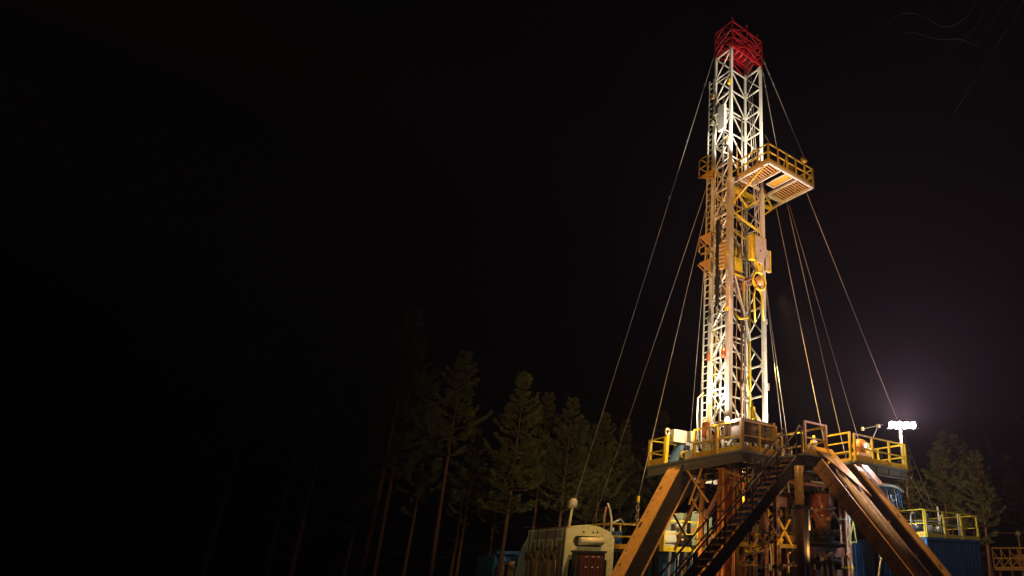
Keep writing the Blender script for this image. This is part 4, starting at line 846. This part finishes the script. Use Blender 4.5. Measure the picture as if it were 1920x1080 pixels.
# ------------------------------------------------------------------ middle left: mud pumps on a railed deck
t = Thing('pump_deck', 'low deck with yellow edge behind the raking leg', 'platform', (2.5, 8.5, 2.7))
mb = MB(); mb.box(1.9, 8.0, 7.0, 7.12, 2.62, 2.84); mb.box(1.9, 2.02, 7.12, 11.0, 2.62, 2.84); t.part('edge', mb, yellow)
mb = MB(); mb.box(2.02, 8.0, 7.12, 11.0, 2.66, 2.72); mb.box(2.3, 7.5, 7.5, 10.6, 0, 2.6); t.part('floor', mb, dkblue)
mb = MB()
for i in range(10):
    x = 2.2 + i * .45; mb.bar((x, 7.05, 0), (x + .1, 7.05, 2.6), .12)
mb.tube([(2.3, 6.95, 0), (2.5, 6.9, 1.5), (2.7, 6.95, 2.6)], .09); t.part('support', mb, steel)
guard_rail((1.96, 7.06), (3.9, 7.06), 2.84, 'yellow guard rail in front of the pump engine, right of the raking leg', yellow, 1.1, 2, 1, None, .08, .07)
guard_rail((1.96, 7.2), (1.96, 10.6), 2.84, 'yellow guard rail on the left side of the pump deck', yellow, 1.1, 3, 1, None, .07, .06)
guard_rail((-.3, 8.0), (-.3, 10.5), 2.7, 'yellow guard rail between the green housing and the raking leg', yellow, 1.05, 3, 1, .2, .1, .07)
guard_rail((-.3, 8.0), (1.2, 8.0), 2.7, 'short yellow guard rail just left of the raking leg', yellow, 1.05, 2, 1, .2, .1, .07)
t = Thing('walkway_base', 'small dark walkway carrying the yellow rail beside the green housing', 'walkway', (.4, 9, 0))
mb = MB(); mb.box(-.4, 1.3, 7.95, 10.6, 2.58, 2.7); t.part('floor', mb, dark)
mb = MB(); mb.bar((-.3, 8.05, 0), (-.3, 8.05, 2.58), .12); mb.bar((1.1, 8.05, 0), (1.1, 8.05, 2.58), .12); mb.bar((0, 10.4, 0), (0, 10.4, 2.58), .12); t.part('leg', mb, ochre)
t = Thing('curved_rod', 'pale curved rod standing up at the corner of the yellow rail by the green housing', 'rod', (-.3, 7.9, 2.7))
mb = MB(); mb.tube([(-.32, 7.95, 2.7), (-.33, 7.95, 3.9), (-.42, 8.0, 4.3), (-.52, 8.05, 4.6)], .045); t.part('rod', mb, cream)
mb = MB(); mb.tube([(-.6, 8.1, 3.3), (-.62, 8.1, 4.0), (-.56, 8.1, 4.45)], .05); t.part('brace', mb, rust)
t = Thing('small_machine', 'small white and black machine glimpsed between the yellow rail and raking leg', 'machine', (.7, 9.2, 2.7))
mb = MB(); mb.box(.3, 1.0, 9.0, 9.8, 2.7, 3.5); mb.lathe((.6, 8.9, 3.2), [(0, -.2), (.25, -.2), (.25, .2), (0, .2)], 16, 'y'); t.part('body', mb, dkblue)
mb = MB(); mb.tube([(.2, 9.2, 3.75), (.6, 9.1, 3.9), (.9, 9.1, 4.05), (1.2, 9.1, 3.8)], .06); mb.box(.3, .55, 9.0, 9.2, 3.5, 3.65); t.part('pipe', mb, steel)
en = Thing('pump_engine', 'pale green and cream pump engine housing behind the raking leg', 'engine', (4.3, 8.6, 2.8))
mb = MB(); mb.prism([(3.6, 9.2, 3.0), (3.6, 9.2, 4.35), (4.6, 9.2, 4.55), (5.9, 9.2, 4.5), (6.0, 9.2, 3.0)], (0, 1.4, 0)); en.part('hood', mb, sage)
mb = MB(); mb.prism([(4.8, 8.6, 3.0), (4.8, 8.6, 4.5), (5.1, 8.6, 4.62), (6.2, 8.6, 4.4), (6.2, 8.6, 3.0)], (0, .6, 0)); en.part('end_shroud', mb, sage)
mb = MB(); mb.box(2.4, 3.1, 7.6, 8.3, 2.8, 3.55); mb.box(3.2, 3.8, 7.7, 8.2, 3.4, 3.9); mb.lathe((3.3, 7.6, 3.75), [(0, -.05), (.16, -.05), (.16, .4), (0, .4)], 16, 'y'); en.part('block', mb, cream)
mb = MB(); mb.box(3.7, 4.4, 8.0, 8.6, 2.8, 3.5); en.part('gearbox', mb, rubber); mb = MB(); mb.lathe((3.4, 7.5, 3.15), [(.15, -.04), (.26, -.04), (.26, .04), (.15, .04), (.15, -.04)], 22, 'y'); en.part('exhaust_base', mb, rubber); mb = MB(); mb.lathe((4.1, 7.9, 4.25), [(0, 0), (.12, 0), (.14, .15), (.1, .28), (0, .3)], 14); mb.bar((4.1, 7.9, 3.4), (4.1, 7.9, 4.25), .12); en.part('exhaust', mb, rubber)
mb = MB(); mb.box(4.2, 4.7, 8.1, 8.5, 3.5, 3.8); mb.lathe((3.4, 7.52, 3.15), [(0, -.04), (.09, -.04), (.09, .04), (0, .04)], 14, 'y'); en.part('filter', mb, ochre)
mb = MB(); mb.lathe((4.6, 7.6, 3.3), [(0, -.1), (.14, -.08), (.14, .08), (0, .1)], 14, 'y'); mb.lathe((5.2, 7.7, 3.0), [(0, -.1), (.2, -.08), (.2, .08), (0, .1)], 14, 'y'); en.part('pulley', mb, white)
t = Thing('tilted_pipe', 'slanting ochre and silver pipe behind the stairs, rising to the deck', 'pipe', (1.2, 5.6, 2.8))
mb = MB(); mb.tube([(1.1, 5.2, 2.6), (1.2, 5.0, 3.2), (1.3, 4.2, 4.5), (1.4, 3.9, 5.3)], .07); t.part('pipe_body', mb, ochre)
mb = MB(); mb.tube([(1.25, 4.22, 4.35), (1.3, 4.0, 4.9)], .085); t.part('sleeve', mb, steel)
mb = MB(); mb.tube([(.6, 5.4, 3.7), (.6, 5.4, 5.6)], .015, 5); single('hanging_cable', mb, rope, 'thin cable hanging behind the raking leg under the left deck', 'cable')

# clutter of upright tubes and pale pipework low behind the stairs
rack = Thing('pipe_rack', 'rows of upright tubes and small valves low behind the staircase', 'rack', (2.5, 4, 0))
for i in range(14):
    x = 1.2 + i * .32; y = 4.8 + .25 * math.sin(i * 2.1); mb = MB(); z = 1.8 + .7 * rnd.random()
    mb.tube([(x, y, 0), (x + .04, y, z), (x + .12, y, z + .15), (x + .2, y, z)], .04 + .03 * rnd.random()); rack.part('tube', mb, (ochre, steel, rust, cream, brick)[i % 5])
mb = MB()
for i in range(6): mb.bar((1.0, 4.6, .9 + i * .25), (6.0, 4.6, .95 + i * .25), .03)
rack.part('shelf', mb, steel)
mn = Thing('valve_manifold', 'pale pipes and valves glimpsed through the stairs under the deck', 'manifold', (1.6, 2.8, 2.7))
mb = MB()
for i in range(7):
    x = .9 + .55 * i; mb.tube([(x, 2.8, 2.7), (x + .05, 2.8, 3.2 + .2 * (i % 3)), (x + .25, 2.75, 3.35 + .2 * (i % 3)), (x + .35, 2.75, 3.0)], .05)
mn.part('pipe', mb, cream)
mb = MB()
for i in range(5): mb.lathe((1.1 + .7 * i, 2.6, 3.1 + .15 * (i % 2)), [(.07, -.02), (.12, 0), (.07, .02), (.05, 0), (.07, -.02)], 14, 'y')
mn.part('handwheels', mb, yellow)
mb = MB(); mb.box(1.0, 4.4, 2.9, 3.3, 2.74, 2.95); mb.box(1.5, 1.7, 2.4, 2.6, 3.4, 3.9); mn.part('block', mb, ochre)
dm = Thing('hydraulic_cylinder', 'fat orange hydraulic cylinder upright below the deck, behind the stairs', 'cylinder', (1.0, 2.2, 2))
mb = MB(); mb.tube([(1.05, 1.4, 1.0), (1.05, 1.4, 5.0)], .12, 16); dm.part('barrel', mb, yellow)
mb = MB(); mb.tube([(1.0, 2.3, 1.0), (1.0, 2.3, 5.3)], .1, 12); mb.tube([(1.35, 2.4, 1.0), (1.35, 2.4, 5.3)], .08, 12); dm.part('rod', mb, brick)

# more clutter under the deck: bundled lines, small hoses and bracket plates of the substructure
cb = Thing('cable_bundle', 'tangle of thin hoses and cables looping under the drill floor above the columns', 'cables', (2, 2, 5.5))
r3 = random.Random(11)
for i in range(22):
    x = r3.uniform(.3, 8.6); y = r3.uniform(.3, 3.2); l = r3.uniform(.2, .9); dx, dy = r3.uniform(-.5, .5), r3.uniform(-.3, .3); mb = MB()
    mb.tube([(x, y, 5.58), (x + dx * .3, y + dy * .3, 5.5 - l * .8), (x + dx * .7, y + dy * .7, 5.5 - l), (x + dx, y + dy, 5.58)], r3.uniform(.018, .035), 5); cb.part('hose', mb, (ochre, steel, rubber, cream, rust)[i % 5])
lg = Thing('service_lines', 'upright pipes, valves and brackets standing among the columns behind the preventer', 'pipes', (6, 3, 0))
for i in range(26):
    x = r3.uniform(2.6, 9.0); y = r3.uniform(2.2, 4.6); z = r3.uniform(2.4, 5.2); mb = MB()
    mb.tube([(x, y, 0), (x, y, z), (x + r3.uniform(-.3, .3), y, z + .2), (x + r3.uniform(-.5, .5), y, z + .1)], r3.uniform(.025, .07), 7)
    if i % 3 == 0: mb.lathe((x, y - .02, z * .8), [(.06, -.02), (.12, 0), (.06, .02), (.04, 0), (.06, -.02)], 12, 'y')
    lg.part('pipe', mb, (rust, dark, ochre, steel, dkblue, yellow, rubber)[i % 7])
bt = mat('bare_twig_bark', (.07, .032, .008), .8, bump=0)
def twigs(name, label, trunk, tr, lines, r0):
    t = Thing(name, label, 'tree', (trunk[0][0], trunk[0][1], 0)); mb = MB(); mb.tube(trunk, tr, 10); t.part('trunk', mb, bark)
    for ln in lines:
        mb = MB(); mb.tube(ln, [r0 * (1 - .75 * i / (len(ln) - 1)) for i in range(len(ln))], 5); t.part('branch', mb, bt)
twigs('bare_tree', 'bare tree whose faint thin twigs arch in at the top right corner', [(1.6, -15.6, 0), (1.3, -15.2, 9), (.7, -14.6, 20.5), (.4, -14.3, 24)], [.26, .2, .1, .05],
      [[(0.61, -14.49, 20.27), (-0.57, -13.35, 18.29), (-0.91, -13.02, 17.4), (-1.29, -12.65, 16.65), (-1.83, -12.14, 15.42), (-2.47, -11.52, 14.04)]], .035)
twigs('leaning_tree', 'faint leafless tree with wavy twigs high at the upper right edge', [(2.2, -15.9, 0), (1.8, -15.6, 12), (.8, -14.68, 21.75)], [.2, .12, .03],
      [[(0.81, -14.68, 21.75), (-1.6, -12.36, 18.29), (-1.91, -12.06, 17.62), (-2.24, -11.74, 17.3), (-2.5, -11.49, 17.3), (-2.75, -11.25, 17.62), (-3.03, -10.98, 17.86), (-3.33, -10.68, 17.82), (-3.78, -10.25, 17.34), (-4.12, -9.92, 16.65)],
       [(0.68, -14.55, 20.75), (-1.37, -12.58, 18.18), (-1.7, -12.26, 17.3), (-2.05, -11.92, 16.76), (-2.25, -11.73, 16.44)],
       [(0.55, -14.43, 19.79), (-1.01, -12.93, 18.18), (-1.48, -12.47, 17.08), (-1.77, -12.19, 16.55), (-2.1, -11.87, 16.8), (-2.58, -11.41, 16.78), (-3.15, -10.86, 17.08), (-3.51, -10.51, 16.91)]], .009)
twigs('leafless_tree', 'thin leafless tree reaching in from the lower right edge over the ochre gantry', [(11.9, -5.9, 0), (12.2, -6.2, 5.4), (12.7, -6.7, 10.2)], [.12, .08, .02],
      [[(12.24, -6.26, 5.42), (11.3, -5.35, 5.87), (10.7, -4.77, 6.55), (10.4, -4.48, 7.72)], [(12.16, -6.18, 4.75), (11.32, -5.37, 5.31), (10.94, -5.0, 5.64), (10.44, -4.52, 5.69)], [(11.99, -6.02, 3.46), (11.04, -5.11, 3.67), (10.41, -4.49, 3.78)],
       [(12.4, -6.4, 7.0), (11.6, -5.6, 8.3), (11.2, -5.2, 8.5), (10.7, -4.8, 8.2)], [(11.3, -5.35, 5.87), (11.0, -5.3, 6.2), (10.8, -5.1, 6.2)]], .016)

# ------------------------------------------------------------------ pines
def pine_mesh(seed, hgt, crown_from, spread, dens=1.0):
    r = random.Random(seed); trunk = MB(); cr = MB()
    bend = [(r.uniform(-.12, .12), r.uniform(-.12, .12)) for _ in range(4)]
    def axis(z):
        t = z / hgt; return Vector((bend[0][0] * math.sin(t * 3) + bend[1][0] * t, bend[0][1] * math.sin(t * 2.4) + bend[1][1] * t, z))
    zs = [hgt * i / 14 for i in range(15)]
    trunk.tube([axis(z) for z in zs], [max(.11 * (1 - z / hgt) ** .8, .012) for z in zs], 7)
    z = hgt * crown_from
    while z < hgt - .15:
        f = (z - hgt * crown_from) / (hgt * (1 - crown_from))
        ln0 = spread * 1.15 * (1 - f) ** 1.05 * (.55 + .45 * min(f * 5, 1)) + .09
        nb = r.choice((4, 5, 6)); a0 = r.random() * 6.28
        for b in range(nb):
            if r.random() < .14 * (1 - f) + (.35 if f < .12 else 0): continue
            a = a0 + b * 6.283 / nb + r.uniform(-.35, .35); ln = ln0 * r.uniform(.5, 1.25)
            d = Vector((math.cos(a), math.sin(a), 0)); base = axis(z); rise = r.uniform(-.05, .25) + .45 * f
            def bp_(s): return base + d * ln * s + Vector((0, 0, ln * (rise * s + .42 * s * s * s)))
            trunk.tube([bp_(0), bp_(.5), bp_(1)], [.028 * (1 - f) + .01, .017, .006], 4)
            k = max(4, int(ln / .10 * dens))
            for i in range(k):
                s = .34 + .66 * ((i + r.random()) / k) ** .8; p = bp_(s); side = d.cross(Vector((0, 0, 1)))
                off = (1 - s) * ln * .42 + .08
                for sd in (-1, 0, 1):
                    c = p + side * sd * off * r.uniform(.4, 1) + Vector((0, 0, r.uniform(-.03, .09)))
                    tip = (d * (1.0) + side * sd * .8 + Vector((0, 0, .55))).normalized()
                    for q in range(5):
                        dv = (tip + Vector((r.uniform(-1, 1), r.uniform(-1, 1), r.uniform(-.8, .9))) * .8).normalized()
                        ws = dv.cross(Vector((r.uniform(-1, 1), r.uniform(-1, 1), .3))).normalized() * .034; l = r.uniform(.12, .24)
                        o = len(cr.v); e = c + dv * l; cr.v += [tuple(c - ws), tuple(c + ws), tuple(e)]; cr.f.append((o, o + 1, o + 2)); cr.sm.append(False)
        z += r.uniform(.46, .74) * (1 - .45 * f)
    # dead snags on the bare trunk
    for _ in range(20):
        z = hgt * r.uniform(.15, crown_from + .05); a = r.random() * 6.28; ln = r.uniform(.3, 1.1); p = axis(z)
        trunk.tube([p, p + Vector((math.cos(a) * ln, math.sin(a) * ln, ln * r.uniform(-.2, .35)))], [.014, .004], 3)
    return trunk, cr
PINES = []
for i, (h_, cf, sp) in enumerate(((12.5, .42, 1.9), (12.0, .38, 1.7), (12.0, .42, 2.1), (11.0, .35, 1.6), (12.5, .5, 1.7), (11.5, .44, 2.2), (12, .36, 1.45))):
    tk_, cr_ = pine_mesh(20 + i, h_, cf, sp); a = tk_.build('trunk', bark); b = cr_.build('crown', needles)
    PINES.append((h_, a.data, b.data)); bpy.data.objects.remove(a); bpy.data.objects.remove(b)
def pine(x, y, h, v, label, rot, group='pine trees at the forest edge', wide=1.0):
    H0, tm, cm = PINES[v]; e = bpy.data.objects.new('pine_tree', None); col.objects.link(e); s = h / H0
    e.location = (x, y, 0); e.scale = (s * wide, s * wide, s); e.rotation_euler = (0, 0, rot); tag(e, label, 'tree', group)
    for nm, me in (('trunk', tm), ('crown', cm)):
        o = bpy.data.objects.new(nm, me); col.objects.link(o); o.parent = e
LT = [(-6.6, 20.28, 16.2, 0, 'tallest pine, almost lost in the dark at the far left', 1.15), (-4.03, 17.79, 13.2, 1, 'tall pine second from the left with a straight lit trunk', 1.1),
      (-2.58, 13.61, 11.55, 2, 'best lit pine with a reddish trunk left of the outermost guy wire', 1.1), (2.26, 20.06, 12.3, 3, 'dim pine whose tip shows just right of the best lit pine', 1.0),
      (.87, 14.45, 10.75, 0, 'reddish trunked pine rising over the roof of the green housing', 1.1), (3.85, 15.74, 10.6, 1, 'dim pine between the two left guy wires', 1.0),
      (7.08, 18.19, 11.0, 2, 'dim pine just left of the left deck end', 1.0), (8.69, 16.63, 11.8, 3, 'dark pine whose tip rises behind the left deck railing', 1.05),
      (-4.9, 23.5, 15.0, 2, 'faint pine between the tallest and the second pine', 1.0), (6.2, 20.6, 11.0, 3, 'faint narrow pine right of the pine over the green housing', .95),
      (29.0, 8.3, 11.2, 0, 'brownish pine lit from in front, directly right of the floodlight pole', 1.25), (34.6, 11.0, 13.3, 3, 'narrow pine with the highest tip of the right-hand clump', 1.1),
      (31.6, 8.4, 12.0, 1, 'narrow pine second highest in the right-hand clump', 1.15), (34.0, 8.9, 11.7, 2, 'pine between the second highest and rightmost of the right-hand clump', 1.1),
      (28.9, 5.5, 10.2, 3, 'rightmost full pine of the clump beyond the blue tank', 1.3), (26.5, 9.6, 10.4, 1, 'dim pine behind the floodlight pole, leftmost of the right-hand clump', 1.1)]
for i, (x, y, h, v, lb, wd) in enumerate(LT): pine(x, y, h, (i * 3 + v) % 7, lb, i * 1.7, wide=wd)
# the wood behind: one mass
import array
mbt = MB(); mbc = MB(); rr = random.Random(5)
spots_ = [(-12 + i * 2.3 + rr.uniform(-.8, .8), 24 + rr.uniform(0, 6) - i * .1, rr.uniform(9.5, 13) + (3 if i < 3 else 0)) for i in range(15)] + [(24 + i * 2.2, 20 - i * 1.6 + rr.uniform(-1, 1), rr.uniform(9, 12)) for i in range(9)]
small_t, small_c = pine_mesh(77, 11, .42, 1.7, .55)
for x, y, h in spots_:
    s = h / 11; a = rr.random() * 6.28; ca, sa = math.cos(a) * s, math.sin(a) * s
    for src, dst in ((small_t, mbt), (small_c, mbc)):
        o = len(dst.v); dst.v += [(x + vx * ca - vy * sa, y + vx * sa + vy * ca, vz * s) for vx, vy, vz in src.v]
        dst.f += [tuple(i + o for i in f) for f in src.f]; dst.sm += src.sm
wd_ = mbc.build('far_wood', needles); wd_.data.materials.append(bark)
o = len(mbc.v)
tm = mbt.build('far_wood_trunks', bark)
import bmesh
bm = bmesh.new(); bm.from_mesh(wd_.data); n0 = len(bm.faces); bm.from_mesh(tm.data); bm.faces.ensure_lookup_table()
for f in bm.faces[n0:]: f.material_index = 1
bm.to_mesh(wd_.data); bm.free(); bpy.data.objects.remove(tm)
tag(wd_, 'dark mass of pine wood behind the forest edge', 'wood', kind='stuff')

# ------------------------------------------------------------------ night haze
hz = MB(); hz.box(-60, 90, -60, 90, -1.5, 45)
hm = bpy.data.materials.new('night_haze'); hm.use_nodes = True; n = hm.node_tree.nodes; n.remove(n['Principled BSDF'])
pv = n.new('ShaderNodeVolumePrincipled'); pv.inputs['Color'].default_value = (.9, .88, .9, 1); pv.inputs['Density'].default_value = .00030; pv.inputs['Anisotropy'].default_value = .2
hm.node_tree.links.new(pv.outputs[0], n['Material Output'].inputs['Volume'])
tag(hz.build('haze', hm), None, None, kind='stuff')
